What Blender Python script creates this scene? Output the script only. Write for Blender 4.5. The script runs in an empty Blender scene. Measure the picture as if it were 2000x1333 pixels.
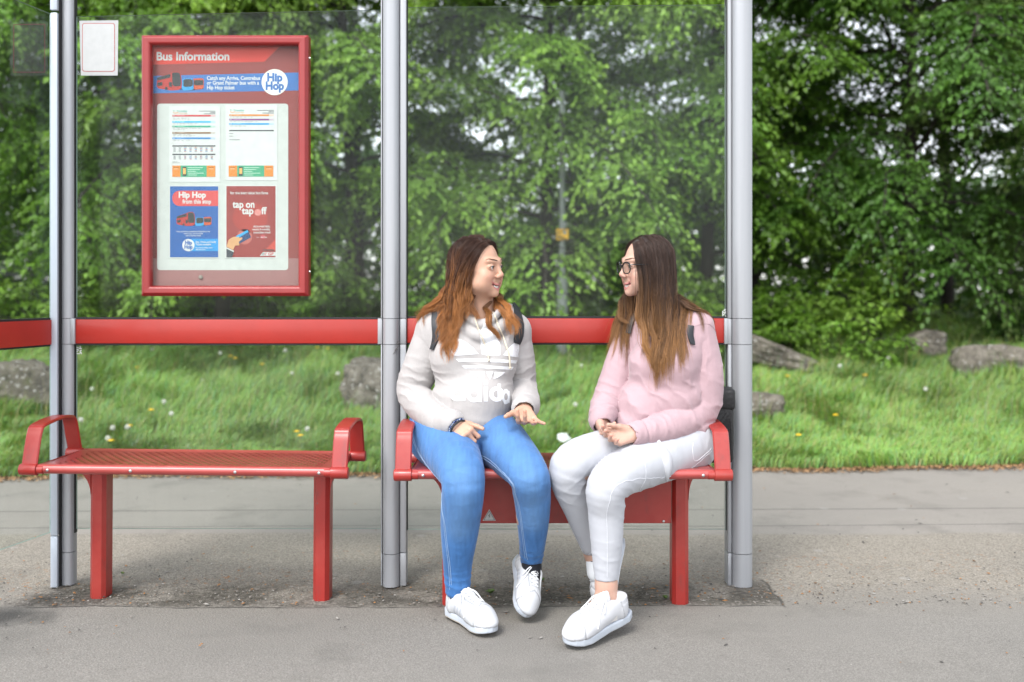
import bpy, bmesh, math, random
import numpy as np
from mathutils import Vector, Matrix
from mathutils.bvhtree import BVHTree
def on(k): return True
R = math.radians
rng = np.random.default_rng(7)
random.seed(7)
scene = bpy.context.scene
col = scene.collection

# ------------------------------------------------------------------ camera
FPX, HZ, CH = 1944.0, 570.0, 1.14       # focal length in photo pixels, horizon row, eye height (m)
def P(px, py, d):
    """world point at distance d (m) that the photograph shows at pixel px, py"""
    return np.array([(px - 1000.0) * d / FPX, d, CH - (py - HZ) * d / FPX])
cam_d = bpy.data.cameras.new('camera'); cam = bpy.data.objects.new('camera', cam_d); col.objects.link(cam)
cam.location = (0, 0, CH); cam.rotation_euler = (R(90), 0, 0)
cam_d.sensor_width = 36.0; cam_d.lens = 36.0 * FPX / 2000.0
cam_d.shift_y = -(666.5 - HZ) / 2000.0
cam_d.clip_end = 500.0; cam_d.clip_start = 0.05
cam_d.dof.use_dof = True; cam_d.dof.focus_distance = 3.5; cam_d.dof.aperture_fstop = 1.7
scene.camera = cam

# ------------------------------------------------------------------ light
SUN_EL, SUN_AZ = 52.0, -28.0     # azimuth measured from the camera's back (-Y) towards -X
sd = np.array([math.sin(R(SUN_AZ)) * math.cos(R(SUN_EL)), -math.cos(R(SUN_AZ)) * math.cos(R(SUN_EL)), math.sin(R(SUN_EL))])
w = bpy.data.worlds.new('World'); scene.world = w; w.use_nodes = True
nt = w.node_tree; bg = nt.nodes['Background']
sky = nt.nodes.new('ShaderNodeTexSky'); sky.sky_type = 'NISHITA'; sky.sun_disc = False
sky.sun_elevation = R(SUN_EL); sky.sun_rotation = math.atan2(sd[0], sd[1])
sky.air_density = 1.0; sky.dust_density = 1.2; sky.ozone_density = 1.0
hs = nt.nodes.new('ShaderNodeHueSaturation'); hs.inputs['Saturation'].default_value = .25; hs.inputs['Value'].default_value = 1.5     # thin white cloud
nt.links.new(sky.outputs[0], hs.inputs['Color']); nt.links.new(hs.outputs[0], bg.inputs[0]); bg.inputs[1].default_value = 0.15
sun_d = bpy.data.lights.new('sun', 'SUN'); sun_d.energy = 1.5; sun_d.angle = R(20); sun_d.color = (1, .965, .91)
sun = bpy.data.objects.new('sun', sun_d); col.objects.link(sun)
sun.rotation_euler = Vector(sd).to_track_quat('Z', 'Y').to_euler(); sun.location = (-4, -6, 12)
vs = scene.view_settings; vs.view_transform = 'Standard'; vs.look = 'None'; vs.exposure = 0.95; vs.gamma = 1; vs.use_curve_mapping = False
scene.render.engine = 'CYCLES'
cy = scene.cycles
cy.use_denoising = True; cy.denoiser = 'OPENIMAGEDENOISE'
cy.max_bounces = 8; cy.diffuse_bounces = 3; cy.glossy_bounces = 3; cy.transmission_bounces = 4; cy.transparent_max_bounces = 16
cy.sample_clamp_indirect = 6; cy.sample_clamp_direct = 0
cy.caustics_reflective = False; cy.caustics_refractive = False

# ------------------------------------------------------------------ materials
def srgb(r, g, b):
    f = lambda c: (c / 255 / 12.92) if c <= 10 else ((c / 255 + .055) / 1.055) ** 2.4
    return (f(r), f(g), f(b))
class NT:
    def __init__(s, m): s.t = m.node_tree
    def n(s, typ, **kw):
        o = s.t.nodes.new(typ)
        for k, v in kw.items(): setattr(o, k, v)
        return o
    def l(s, a, b): s.t.links.new(a, b)
def newmat(name):
    m = bpy.data.materials.new(name); m.use_nodes = True
    return m, NT(m), m.node_tree.nodes['Principled BSDF']
def ramp(N, src, stops):
    r = N.n('ShaderNodeValToRGB'); e = r.color_ramp.elements
    while len(e) < len(stops): e.new(0.5)
    for el, (p_, c) in zip(e, stops): el.position = p_; el.color = (*c, 1) if len(c) == 3 else c
    N.l(src, r.inputs[0]); return r.outputs[0]
def mixc(N, f, a, b, mode='MIX'):
    m = N.n('ShaderNodeMix', data_type='RGBA', blend_type=mode)
    for i, v in ((0, f), (6, a), (7, b)):
        if hasattr(v, 'default_value') or hasattr(v, 'is_linked'): N.l(v, m.inputs[i])
        else: m.inputs[i].default_value = v if i == 0 else (*v, 1)[:4]
    return m.outputs[2]
def noise(N, scale, detail=3, rough=.55, vec=None, out=0, dist=0):
    n = N.n('ShaderNodeTexNoise'); n.inputs['Scale'].default_value = scale; n.inputs['Detail'].default_value = detail
    n.inputs['Roughness'].default_value = rough; n.inputs['Distortion'].default_value = dist
    if vec is not None: N.l(vec, n.inputs['Vector'])
    return n.outputs[out]
def bump(N, h, strength, dist, b, nrm=None):
    u = N.n('ShaderNodeBump'); u.inputs['Strength'].default_value = strength; u.inputs['Distance'].default_value = dist
    N.l(h, u.inputs['Height'])
    if nrm is not None: N.l(nrm, u.inputs['Normal'])
    N.l(u.outputs[0], b.inputs['Normal']); return u.outputs[0]
def objco(N):
    return N.n('ShaderNodeTexCoord').outputs['Object']
def worldco(N):
    return N.n('ShaderNodeNewGeometry').outputs['Position']
def mapping(N, vec, scale=(1, 1, 1), rot=(0, 0, 0)):
    m = N.n('ShaderNodeMapping'); m.inputs['Scale'].default_value = scale; m.inputs['Rotation'].default_value = rot
    N.l(vec, m.inputs[0]); return m.outputs[0]
def simple(name, c, rough=.5, var=.12, nscale=12, metal=0, bumpd=0, bscale=60, coat=0, spec=.5, sheen=0):
    """a coloured material with a little uneven wear"""
    m, N, b = newmat(name); v = objco(N)
    if var:
        a = tuple(max(0, x * (1 - var)) for x in c); d = tuple(min(1, x * (1 + var)) for x in c)
        N.l(ramp(N, noise(N, nscale, 4, .6, v), [(.3, a), (.7, d)]), b.inputs['Base Color'])
        r = N.n('ShaderNodeMapRange'); N.l(noise(N, nscale * 2.3, 3, .6, v), r.inputs[0])
        r.inputs[3].default_value = max(0, rough - .08); r.inputs[4].default_value = min(1, rough + .08)
        N.l(r.outputs[0], b.inputs['Roughness'])
    else:
        b.inputs['Base Color'].default_value = (*c, 1); b.inputs['Roughness'].default_value = rough
    b.inputs['Metallic'].default_value = metal; b.inputs['Specular IOR Level'].default_value = spec
    b.inputs['Coat Weight'].default_value = coat; b.inputs['Sheen Weight'].default_value = sheen
    if bumpd: bump(N, noise(N, bscale, 4, .6, v), .6, bumpd, b)
    return m

# ------------------------------------------------------------------ mesh helpers
def tag(o, label=None, cat=None, group=None, kind=None):
    if label: o['label'] = label
    if cat: o['category'] = cat
    if group: o['group'] = group
    if kind: o['kind'] = kind
    return o
def empty(name, loc=(0, 0, 0), rz=0):
    o = bpy.data.objects.new(name, None); o.location = [float(x) for x in loc]; o.rotation_euler = (0, 0, rz)
    o.empty_display_size = .1; col.objects.link(o); return o
def link(name, me, parent=None, mats=(), smooth=False):
    o = bpy.data.objects.new(name, me); col.objects.link(o)
    for m in mats:
        if m is not None: me.materials.append(m)
    if smooth: me.shade_smooth()
    if parent is not None: o.parent = parent
    return o
def np_mesh(name, v, faces, sizes=None, cols=None, matidx=None):
    """mesh from arrays: faces (n,k) of equal size, or a flat index list with sizes"""
    me = bpy.data.meshes.new(name)
    v = np.asarray(v, np.float32); me.vertices.add(len(v)); me.vertices.foreach_set('co', v.ravel())
    f = np.asarray(faces, np.int32)
    if sizes is None:
        sizes = np.full(len(f), f.shape[1], np.int32)
    f = f.ravel()
    me.loops.add(len(f)); me.loops.foreach_set('vertex_index', f)
    starts = np.concatenate([[0], np.cumsum(sizes)[:-1]]).astype(np.int32)
    me.polygons.add(len(sizes)); me.polygons.foreach_set('loop_start', starts); me.polygons.foreach_set('loop_total', np.asarray(sizes, np.int32))
    if matidx is not None: me.polygons.foreach_set('material_index', np.asarray(matidx, np.int32))
    me.update(calc_edges=True); me.validate()
    if cols is not None:
        a = me.attributes.new('Col', 'FLOAT_COLOR', 'POINT')
        c = np.ones((len(v), 4), np.float32); c[:, :3] = cols; a.data.foreach_set('color', c.ravel())
    return me
class MB:
    """collects simple shapes into one mesh; each call can name a material slot"""
    def __init__(s): s.bm = bmesh.new(); s.mi = 0
    def _set(s, faces):
        for f in faces: f.material_index = s.mi
    def box(s, lo, hi, bev=0, M=None, seg=2):
        lo, hi = Vector(lo), Vector(hi)
        r = bmesh.ops.create_cube(s.bm, size=1); vs_ = r['verts']
        for v in vs_: v.co = Vector([(lo[i] + hi[i]) / 2 + v.co[i] * (hi[i] - lo[i]) for i in range(3)])
        fs = list({f for v in vs_ for f in v.link_faces})
        s._set(fs)
        if bev:
            es = list({e for v in vs_ for e in v.link_edges})
            rr = bmesh.ops.bevel(s.bm, geom=es, offset=bev, segments=seg, profile=.5, affect='EDGES', material=s.mi, clamp_overlap=True)
            vs_ = list({v for f in rr['faces'] for v in f.verts} | {v for v in vs_ if v.is_valid})
        if M is not None:
            for v in vs_: v.co = M @ v.co
        return s
    def poly(s, pts):
        f = s.bm.faces.new([s.bm.verts.new(tuple(float(c) for c in p)) for p in pts]); f.material_index = s.mi; return f
    def prism(s, pts, d):
        """closed solid: polygon pts pushed by vector d"""
        d = Vector([float(x) for x in d]); a = [s.bm.verts.new(tuple(float(c) for c in p)) for p in pts]; b = [s.bm.verts.new(v.co + d) for v in a]
        n = len(a); fs = [s.bm.faces.new(a[::-1]), s.bm.faces.new(b)]
        for i in range(n): fs.append(s.bm.faces.new([a[i], a[(i + 1) % n], b[(i + 1) % n], b[i]]))
        s._set(fs); return s
    def tube(s, path, r, n=10, caps=True, up=None):
        """tube along path; r number or list"""
        path = [Vector([float(c) for c in p]) for p in path]; k = len(path); rings = []
        rs = [r] * k if not hasattr(r, '__len__') else r
        t0 = (path[1] - path[0]).normalized()
        u = Vector(up) if up is not None else t0.orthogonal().normalized()
        for i, p in enumerate(path):
            t = ((path[min(i + 1, k - 1)] - path[max(i - 1, 0)])).normalized()
            u = (u - t * u.dot(t)); u = u.normalized() if u.length > 1e-6 else t.orthogonal().normalized()
            w_ = t.cross(u)
            rings.append([s.bm.verts.new(p + (u * math.cos(a) + w_ * math.sin(a)) * rs[i]) for a in [2 * math.pi * j / n for j in range(n)]])
        fs = []
        for a, b in zip(rings, rings[1:]):
            for j in range(n): fs.append(s.bm.faces.new([a[j], a[(j + 1) % n], b[(j + 1) % n], b[j]]))
        if caps: fs += [s.bm.faces.new(rings[0][::-1]), s.bm.faces.new(rings[-1])]
        s._set(fs); return s
    def strap(s, path, w_, t, side):
        """flat bar of width w_ (along side) and thickness t following path"""
        path = [Vector([float(c) for c in p]) for p in path]; side = Vector(side).normalized(); k = len(path); rings = []
        for i, p in enumerate(path):
            d = (path[min(i + 1, k - 1)] - path[max(i - 1, 0)]).normalized(); nn = side.cross(d).normalized()
            c = t * .35; h, q = w_ / 2, t / 2
            prof = [(-h + c, -q), (h - c, -q), (h, -q + c), (h, q - c), (h - c, q), (-h + c, q), (-h, q - c), (-h, -q + c)]
            rings.append([s.bm.verts.new(p + side * a + nn * b) for a, b in prof])
        fs = []
        n = 8
        for a, b in zip(rings, rings[1:]):
            for j in range(n): fs.append(s.bm.faces.new([a[j], a[(j + 1) % n], b[(j + 1) % n], b[j]]))
        fs += [s.bm.faces.new(rings[0][::-1]), s.bm.faces.new(rings[-1])]
        s._set(fs); return s
    def ball(s, c, r, seg=12):
        q = bmesh.ops.create_uvsphere(s.bm, u_segments=seg, v_segments=max(6, seg * 2 // 3), radius=1)
        rr = r if hasattr(r, '__len__') else (r, r, r)
        for v in q['verts']: v.co = Vector([float(c[i]) + v.co[i] * rr[i] for i in range(3)])
        s._set({f for v in q['verts'] for f in v.link_faces}); return s
    def build(s, name, mats, parent=None, smooth=False, off=None, M=None):
        bmesh.ops.recalc_face_normals(s.bm, faces=s.bm.faces[:])
        me = bpy.data.meshes.new(name)
        if M is not None: s.bm.transform(M)
        if off is not None: bmesh.ops.translate(s.bm, vec=-Vector([float(x) for x in off]), verts=s.bm.verts[:])
        s.bm.to_mesh(me); s.bm.free()
        mats = mats if isinstance(mats, (list, tuple)) else [mats]
        o = link(name, me, parent, mats)
        if off is not None: o.location = [float(x) for x in off]
        if smooth:
            me.shade_smooth(); me.set_sharp_from_angle(angle=R(38 if smooth is True else smooth))
        return o
def smooth_path(pts, n=8, closed=False):
    """Catmull-Rom through pts"""
    p = [np.array(q, float) for q in pts]
    if not closed: p = [2 * p[0] - p[1]] + p + [2 * p[-1] - p[-2]]
    else: p = [p[-1]] + p + [p[0], p[1]]
    out = []
    for i in range(1, len(p) - 2):
        for k in range(n):
            t = k / n
            out.append(.5 * ((2 * p[i]) + (-p[i - 1] + p[i + 1]) * t + (2 * p[i - 1] - 5 * p[i] + 4 * p[i + 1] - p[i + 2]) * t * t + (-p[i - 1] + 3 * p[i] - 3 * p[i + 1] + p[i + 2]) * t ** 3))
    if not closed: out.append(p[-2])
    return out
def copy_tree(o, parent=None):
    c = o.copy(); col.objects.link(c)
    if parent is not None: c.parent = parent
    for ch in list(o.children): copy_tree(ch, c)
    return c

# ------------------------------------------------------------------ numpy noise and signed distance shapes
_tab = np.random.default_rng(3).random(4096).astype(np.float32) * 2 - 1
def vnoise(p):
    i = np.floor(p).astype(np.int64); f = (p - i).astype(np.float32); u = f * f * (3 - 2 * f); r = 0
    for dx in (0, 1):
        for dy in (0, 1):
            for dz in (0, 1):
                h = ((i[:, 0] + dx) * 73856093 ^ (i[:, 1] + dy) * 19349663 ^ (i[:, 2] + dz) * 83492791) & 4095
                wx = u[:, 0] if dx else 1 - u[:, 0]; wy = u[:, 1] if dy else 1 - u[:, 1]; wz = u[:, 2] if dz else 1 - u[:, 2]
                r = r + _tab[h] * wx * wy * wz
    return r
def fbm(p, o=3):
    r = 0; a = 1.
    for k in range(o): r = r + a * vnoise(p * (2 ** k) + 17.3 * k); a *= .5
    return r
def smin(a, b, k):
    if k <= 0: return np.minimum(a, b)
    h = np.clip(.5 + .5 * (b - a) / k, 0, 1); return b + (a - b) * h - k * h * (1 - h)
def smax(a, b, k): return -smin(-a, -b, k)
def d_cone(p, a, b, r1, r2):
    a = np.asarray(a, np.float32); b = np.asarray(b, np.float32); pa = p - a; ba = b - a
    h = np.clip(pa @ ba / max(float(ba @ ba), 1e-12), 0, 1)
    return np.sqrt(((pa - h[:, None] * ba) ** 2).sum(1)) - (r1 + (r2 - r1) * h)
def d_ell(p, c, r, M=None):
    q = p - np.asarray(c, np.float32)
    if M is not None: q = q @ np.asarray(M, np.float32)
    r = np.asarray(r, np.float32); k0 = np.sqrt(((q / r) ** 2).sum(1)); k1 = np.sqrt(((q / (r * r)) ** 2).sum(1))
    return k0 * (k0 - 1) / np.maximum(k1, 1e-6)
class Shape:
    """smooth union (or cut) of cones and ellipsoids, plus small wrinkle terms"""
    def __init__(s): s.ops = []; s.post = []; s.pts = []
    def cone(s, a, b, r1, r2, k=.03, mode='u'):
        s.ops.append(('c', a, b, r1, r2, k, mode))
        if mode == 'u': s.pts += [(a, r1), (b, r2)]
        return s
    def ell(s, c, r, M=None, k=.03, mode='u'):
        s.ops.append(('e', c, r, M, k, mode))
        if mode == 'u': s.pts.append((c, max(r)))
        return s
    def fn(s, f, k=.0, mode='u'):
        s.ops.append(('f', f, k, mode)); return s
    def __call__(s, p):
        p = np.asarray(p, np.float32); d = None
        for o in s.ops:
            if o[0] == 'c': e = d_cone(p, o[1], o[2], o[3], o[4]); k, m = o[5], o[6]
            elif o[0] == 'e': e = d_ell(p, o[1], o[2], o[3]); k, m = o[4], o[5]
            else: e = o[1](p); k, m = o[2], o[3]
            if d is None: d = e
            elif m == 'u': d = smin(d, e, k)
            elif m == 's': d = smax(d, -e, k)
            else: d = smax(d, e, k)
        for f in s.post: d = d + f(p)
        return d
    def culled(s, c, rad):
        """the same shape with only the pieces that matter inside the ball (c, rad)"""
        q = np.asarray(c, np.float32)[None]; es = []
        for o in s.ops:
            if o[0] == 'c': es.append(float(d_cone(q, o[1], o[2], o[3], o[4])[0]))
            elif o[0] == 'e': es.append(float(np.linalg.norm(q[0] - np.asarray(o[1])) - max(o[2])))
            else: b = getattr(o[1], 'bound', None); es.append(-9. if b is None else float(np.linalg.norm(q[0] - b[0]) - b[1]))
        dm = max(float(s(q)[0]), -.3) ; t = Shape(); lim = abs(dm) + 2.2 * rad
        for i, (o, e) in enumerate(zip(s.ops, es)):
            k = o[5] if o[0] == 'c' else o[4] if o[0] == 'e' else o[2]
            if e < lim + k * 1.5 + .01: t.ops.append(o)
        if not t.ops or t.ops[0][-1] != 'u': return s
        for f in s.post:
            b = getattr(f, 'bound', None)
            if b is None or np.linalg.norm(q[0] - b[0]) < b[1] + rad: t.post.append(f)
        return t
    def bounds(s, m=.03):
        lo = np.min([np.asarray(c) - r for c, r in s.pts], 0) - m; hi = np.max([np.asarray(c) + r for c, r in s.pts], 0) + m
        return lo, hi
def crease(c, axis, R_, amp, freq, seed=0, warp=.6):
    """fabric folds around point c, running across the direction axis"""
    c = np.asarray(c, np.float32); ax = np.asarray(axis, np.float32); ax = ax / np.linalg.norm(ax)
    def f(p):
        q = p - c; w_ = np.exp(-(q ** 2).sum(1) / (R_ * R_)); out = np.zeros(len(p), np.float32); m = w_ > .02
        if m.any():
            qq = q[m]; ph = (qq @ ax) * freq + warp * 2.2 * vnoise(qq * 14 + seed) + warp * vnoise(qq * 31 + seed * 3)
            s_ = np.sin(ph * 1.0); out[m] = w_[m] * amp * (1 - np.abs(s_)) ** 1.5 * (.6 + .6 * vnoise(qq * 9 + 5 + seed))
        return out
    f.bound = (c, R_ * 2.05); return f
def mesh_sdf(fn, lo, hi, h, proj=2):
    lo = np.asarray(lo, np.float64); n = np.ceil((np.asarray(hi) - lo) / h).astype(int) + 2
    B = 8; nb = -(-n // B); n = nb * B
    g = np.stack(np.meshgrid(*[np.arange(k) for k in nb], indexing='ij'), -1).reshape(-1, 3)
    cen = lo + (g * B + (B - 1) / 2) * h
    dc = fn(cen.astype(np.float32)); act = np.abs(dc) < B * h * 1.55
    F = np.repeat(np.repeat(np.repeat(np.where(dc > 0, 1., -1.).astype(np.float32).reshape(nb), B, 0), B, 1), B, 2)
    loc = np.stack(np.meshgrid(*[np.arange(B)] * 3, indexing='ij'), -1).reshape(-1, 3)
    ga = g[act]
    key = ga // 3; key = (key[:, 0] * 4096 + key[:, 1]) * 4096 + key[:, 2]; order = np.argsort(key, kind='stable'); ga = ga[order]; cut = np.flatnonzero(np.diff(key[order])) + 1
    for gi in np.split(ga, cut):
        if len(gi) == 0: continue
        nodes = (gi[:, None, :] * B + loc[None]).reshape(-1, 3); fl = fn
        if hasattr(fn, 'culled'):
            a, b = nodes.min(0), nodes.max(0); fl = fn.culled(lo + (a + b) / 2 * h, float(np.linalg.norm(b - a)) / 2 * h)
        F[nodes[:, 0], nodes[:, 1], nodes[:, 2]] = fl((lo + nodes * h).astype(np.float32))
    S = F < 0
    cnt = np.zeros(np.array(F.shape) - 1, np.int8)
    offs = [(a, b, c) for a in (0, 1) for b in (0, 1) for c in (0, 1)]
    for a, b, c in offs: cnt += S[a:a + cnt.shape[0], b:b + cnt.shape[1], c:c + cnt.shape[2]]
    ci = np.argwhere((cnt > 0) & (cnt < 8)); idx = np.full(cnt.shape, -1, np.int32); idx[ci[:, 0], ci[:, 1], ci[:, 2]] = np.arange(len(ci))
    cv = {o: F[ci[:, 0] + o[0], ci[:, 1] + o[1], ci[:, 2] + o[2]] for o in offs}
    acc = np.zeros((len(ci), 3)); num = np.zeros(len(ci))
    for ax in range(3):
        for o in offs:
            if o[ax]: continue
            o2 = list(o); o2[ax] = 1; o2 = tuple(o2); a, b = cv[o], cv[o2]; m = (a < 0) != (b < 0)
            t = a[m] / (a[m] - b[m]); q = np.tile(np.array(o, float), (len(t), 1)); q[:, ax] += t; acc[m] += q; num[m] += 1
    V = lo + (ci + acc / num[:, None]) * h
    faces = []
    for ax in range(3):
        sl0 = [slice(1, -1)] * 3; sl0[ax] = slice(0, -1); sl1 = list(sl0); sl1[ax] = slice(1, None)
        a = S[tuple(sl0)]; b = S[tuple(sl1)]
        e = np.argwhere(a != b); off = np.array([1, 1, 1]); off[ax] = 0; e = e + off; u, w_ = [(1, 2), (2, 0), (0, 1)][ax]
        def cell(du, dw):
            q = e.copy(); q[:, u] += du; q[:, w_] += dw; return idx[q[:, 0], q[:, 1], q[:, 2]]
        quad = np.stack([cell(-1, -1), cell(0, -1), cell(0, 0), cell(-1, 0)], 1)
        flip = ~S[e[:, 0], e[:, 1], e[:, 2]]; quad[flip] = quad[flip][:, ::-1]; faces.append(quad)
    faces = np.concatenate(faces); faces = faces[(faces >= 0).all(1)]
    key = np.floor((V - lo) / (24 * h)).astype(np.int64); key = (key[:, 0] * 4096 + key[:, 1]) * 4096 + key[:, 2]; order = np.argsort(key, kind='stable'); cut = np.flatnonzero(np.diff(key[order])) + 1
    for I in np.split(order, cut):
        if len(I) == 0 or not proj: continue
        v = V[I]; a, b = v.min(0), v.max(0); fl = fn.culled((a + b) / 2, float(np.linalg.norm(b - a)) / 2 + h) if hasattr(fn, 'culled') else fn
        for _ in range(proj):
            d = fl(v.astype(np.float32)); gr = grad(fl, v); gn = np.maximum(np.linalg.norm(gr, axis=1), .3)
            v = v - gr / gn[:, None] * np.clip(d / gn, -h, h)[:, None] * .9
        V[I] = v
    return V, faces
class GridSDF:
    """a shape sampled on a grid, for quick repeated look-ups"""
    def __init__(s, fn, lo, hi, h):
        s.lo = np.asarray(lo, np.float64); s.h = h; n = np.ceil((np.asarray(hi) - s.lo) / h).astype(int) + 1; n = -(-n // 16) * 16; s.n = n; s.F = np.zeros(n, np.float32)
        loc = np.stack(np.meshgrid(*[np.arange(16)] * 3, indexing='ij'), -1).reshape(-1, 3)
        for g in np.ndindex(*(n // 16)):
            nodes = np.array(g) * 16 + loc; c = s.lo + (np.array(g) * 16 + 7.5) * h
            fl = fn.culled(c, 7.5 * h * 1.74); s.F[nodes[:, 0], nodes[:, 1], nodes[:, 2]] = fl((s.lo + nodes * h).astype(np.float32))
    def __call__(s, p):
        q = np.clip((np.asarray(p) - s.lo) / s.h, 0, s.n - 1.001); i = np.floor(q).astype(int); f = (q - i).astype(np.float32); r = 0
        for a in (0, 1):
            for b in (0, 1):
                for c in (0, 1):
                    w_ = (f[:, 0] if a else 1 - f[:, 0]) * (f[:, 1] if b else 1 - f[:, 1]) * (f[:, 2] if c else 1 - f[:, 2]); r = r + w_ * s.F[i[:, 0] + a, i[:, 1] + b, i[:, 2] + c]
        return r
def grad(fn, V, e=.0015):
    V = V.astype(np.float32); g = np.zeros((len(V), 3), np.float32)
    for a in range(3):
        o = np.zeros(3, np.float32); o[a] = e; g[:, a] = (fn(V + o) - fn(V - o)) / (2 * e)
    return g
# ================================================================== SETTING
def edge_y(x): return 6.10 + (x + 3.1) * 0.064 + .03 * np.sin(x * 2.1) + .02 * np.sin(x * 5.3 + 1)
def bank_z(x, y):
    x = np.asarray(x, float); y = np.asarray(y, float); t = np.clip(y - edge_y(x), 0, 4.7)
    z = .012 + .115 * t + .0105 * t * t
    return z + np.clip(t, 0, 1) * (.05 * np.sin(x * 1.3 + y * .9) + .03 * np.sin(x * 3.1 - y * 2.2))
def bank_hit(px, py, up=0.0):
    """where the sight line through photo pixel px,py meets the bank surface (raised by up)"""
    for d in np.arange(6.0, 14, .01):
        q = P(px, py, d)
        if q[1] > edge_y(q[0]) and q[2] <= float(bank_z(q[0], q[1])) + up: return q
    return q

# ---- pavement
def mat_pavement():
    m, N, b = newmat('asphalt'); pos = worldco(N)
    sep = N.n('ShaderNodeSeparateXYZ'); 
    wob = noise(N, 3.0, 4, .6, pos)
    def mth(op, a, c=None):
        n = N.n('ShaderNodeMath', operation=op)
        for i, v in enumerate((a, c)):
            if v is None: continue
            if isinstance(v, (int, float)): n.inputs[i].default_value = v
            else: N.l(v, n.inputs[i])
        return n.outputs[0]
    N.l(pos, sep.inputs[0]); X, Y = sep.outputs[0], sep.outputs[1]
    yw = mth('ADD', Y, mth('MULTIPLY', mth('SUBTRACT', wob, .5), .10))
    # base aggregate: fine speckle over soft mottling
    fine = noise(N, 260, 2, .7, pos); mid = noise(N, 70, 3, .65, pos); big = noise(N, 1.3, 4, .6, pos)
    vor = N.n('ShaderNodeTexVoronoi'); vor.inputs['Scale'].default_value = 120; N.l(pos, vor.inputs['Vector'])
    front = ramp(N, fine, [(.3, (.145, .137, .126)), (.52, (.215, .205, .191)), (.72, (.31, .297, .278))])
    rear = ramp(N, fine, [(.3, (.215, .20, .183)), (.7, (.31, .29, .268))])
    midc = ramp(N, vor.outputs['Distance'], [(.0, (.43, .40, .355)), (.35, (.31, .285, .25)), (.62, (.15, .135, .115))])
    midc = mixc(N, .55, midc, ramp(N, mid, [(.3, (.165, .148, .125)), (.7, (.37, .34, .295))]))
    rough_patch = ramp(N, mid, [(.32, (.06, .057, .052)), (.5, (.14, .13, .118)), (.72, (.29, .27, .245))])
    def step(v, at, soft): # 0 below, 1 above
        r = N.n('ShaderNodeMapRange'); r.interpolation_type = 'SMOOTHSTEP'; N.l(v, r.inputs[0]); r.inputs[1].default_value = at - soft; r.inputs[2].default_value = at + soft; return r.outputs[0]
    pm = mth('MULTIPLY', step(mth('ADD', X, mth('MULTIPLY', wob, .2)), -1.72, .05), mth('SUBTRACT', 1.0, step(mth('ADD', X, mth('MULTIPLY', wob, .12)), 1.05, .02)))
    front = mixc(N, step(yw, 3.62, .25), front, mixc(N, .5, midc, front))
    c = mixc(N, mth('MULTIPLY', step(yw, 3.62, .012), pm), front, mixc(N, .22, rough_patch, midc))
    c = mixc(N, step(mth('ADD', yw, mth('MULTIPLY', wob, .35)), 3.98, .16), c, midc)
    c = mixc(N, step(yw, 4.70, .03), c, rear)
    # large uneven tone, oil stains, dirt
    c = mixc(N, 1.0, c, ramp(N, big, [(.25, (.88, .875, .86)), (.55, (1, .99, .97)), (.8, (1.08, 1.06, 1.02))]), 'MULTIPLY')
    stain = mth('MULTIPLY', ramp(N, noise(N, 2.6, 5, .62, pos), [(.52, (0, 0, 0)), (.68, (1, 1, 1))]), .34)
    c = mixc(N, stain, c, (.10, .097, .09))
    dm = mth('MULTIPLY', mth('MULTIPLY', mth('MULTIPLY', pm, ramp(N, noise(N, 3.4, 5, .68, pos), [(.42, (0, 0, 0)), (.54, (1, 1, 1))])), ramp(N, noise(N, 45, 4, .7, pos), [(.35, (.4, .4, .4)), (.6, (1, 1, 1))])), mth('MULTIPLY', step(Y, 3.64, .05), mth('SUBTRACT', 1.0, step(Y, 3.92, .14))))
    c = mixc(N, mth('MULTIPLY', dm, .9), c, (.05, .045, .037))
    # soot patch at the left of the shelter foot
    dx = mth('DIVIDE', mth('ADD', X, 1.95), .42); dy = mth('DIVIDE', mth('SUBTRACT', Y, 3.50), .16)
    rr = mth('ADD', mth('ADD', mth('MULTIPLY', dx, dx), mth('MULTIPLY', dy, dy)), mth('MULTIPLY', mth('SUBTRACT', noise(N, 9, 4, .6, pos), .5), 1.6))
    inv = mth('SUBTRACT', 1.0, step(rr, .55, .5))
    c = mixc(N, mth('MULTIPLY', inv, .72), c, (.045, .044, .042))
    # joints and cracks
    def line(v, at, w_, k):
        a = mth('ABSOLUTE', mth('SUBTRACT', v, at)); return mth('MULTIPLY', mth('SUBTRACT', 1.0, step(a, w_, w_ * .7)), k)
    ln = mth('MULTIPLY', line(yw, 3.615, .006, .75), mth('MULTIPLY', pm, ramp(N, noise(N, 7, 3, .6, pos), [(.36, (.15, .15, .15)), (.55, (1, 1, 1))])))
    ln = mth('MAXIMUM', ln, mth('MULTIPLY', line(mth('ADD', X, mth('MULTIPLY', wob, .12)), 1.05, .006, .7), mth('MULTIPLY', step(Y, 3.6, .02), mth('SUBTRACT', 1.0, step(Y, 3.95, .02)))))
    yj = mth('ADD', Y, mth('MULTIPLY', X, -.012))
    for at, w_, k in ((4.86, .006, .5), (5.22, .007, .6)): ln = mth('MAXIMUM', ln, line(yj, at, w_, k))
    c = mixc(N, ln, c, (.05, .047, .043))
    # orange blossom dust and moss caught behind the bench
    od = mth('MULTIPLY', mth('MULTIPLY', ramp(N, noise(N, 38, 3, .6, pos), [(.60, (0, 0, 0)), (.66, (1, 1, 1))]), ramp(N, noise(N, 2.2, 3, .6, pos), [(.45, (0, 0, 0)), (.6, (1, 1, 1))])), mth('MULTIPLY', step(Y, 3.75, .06), mth('SUBTRACT', 1.0, step(Y, 4.45, .12))))
    c = mixc(N, mth('MULTIPLY', od, .6), c, (.28, .13, .045))
    gum = N.n('ShaderNodeTexVoronoi'); gum.inputs['Scale'].default_value = 3.2; N.l(pos, gum.inputs['Vector'])
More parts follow.
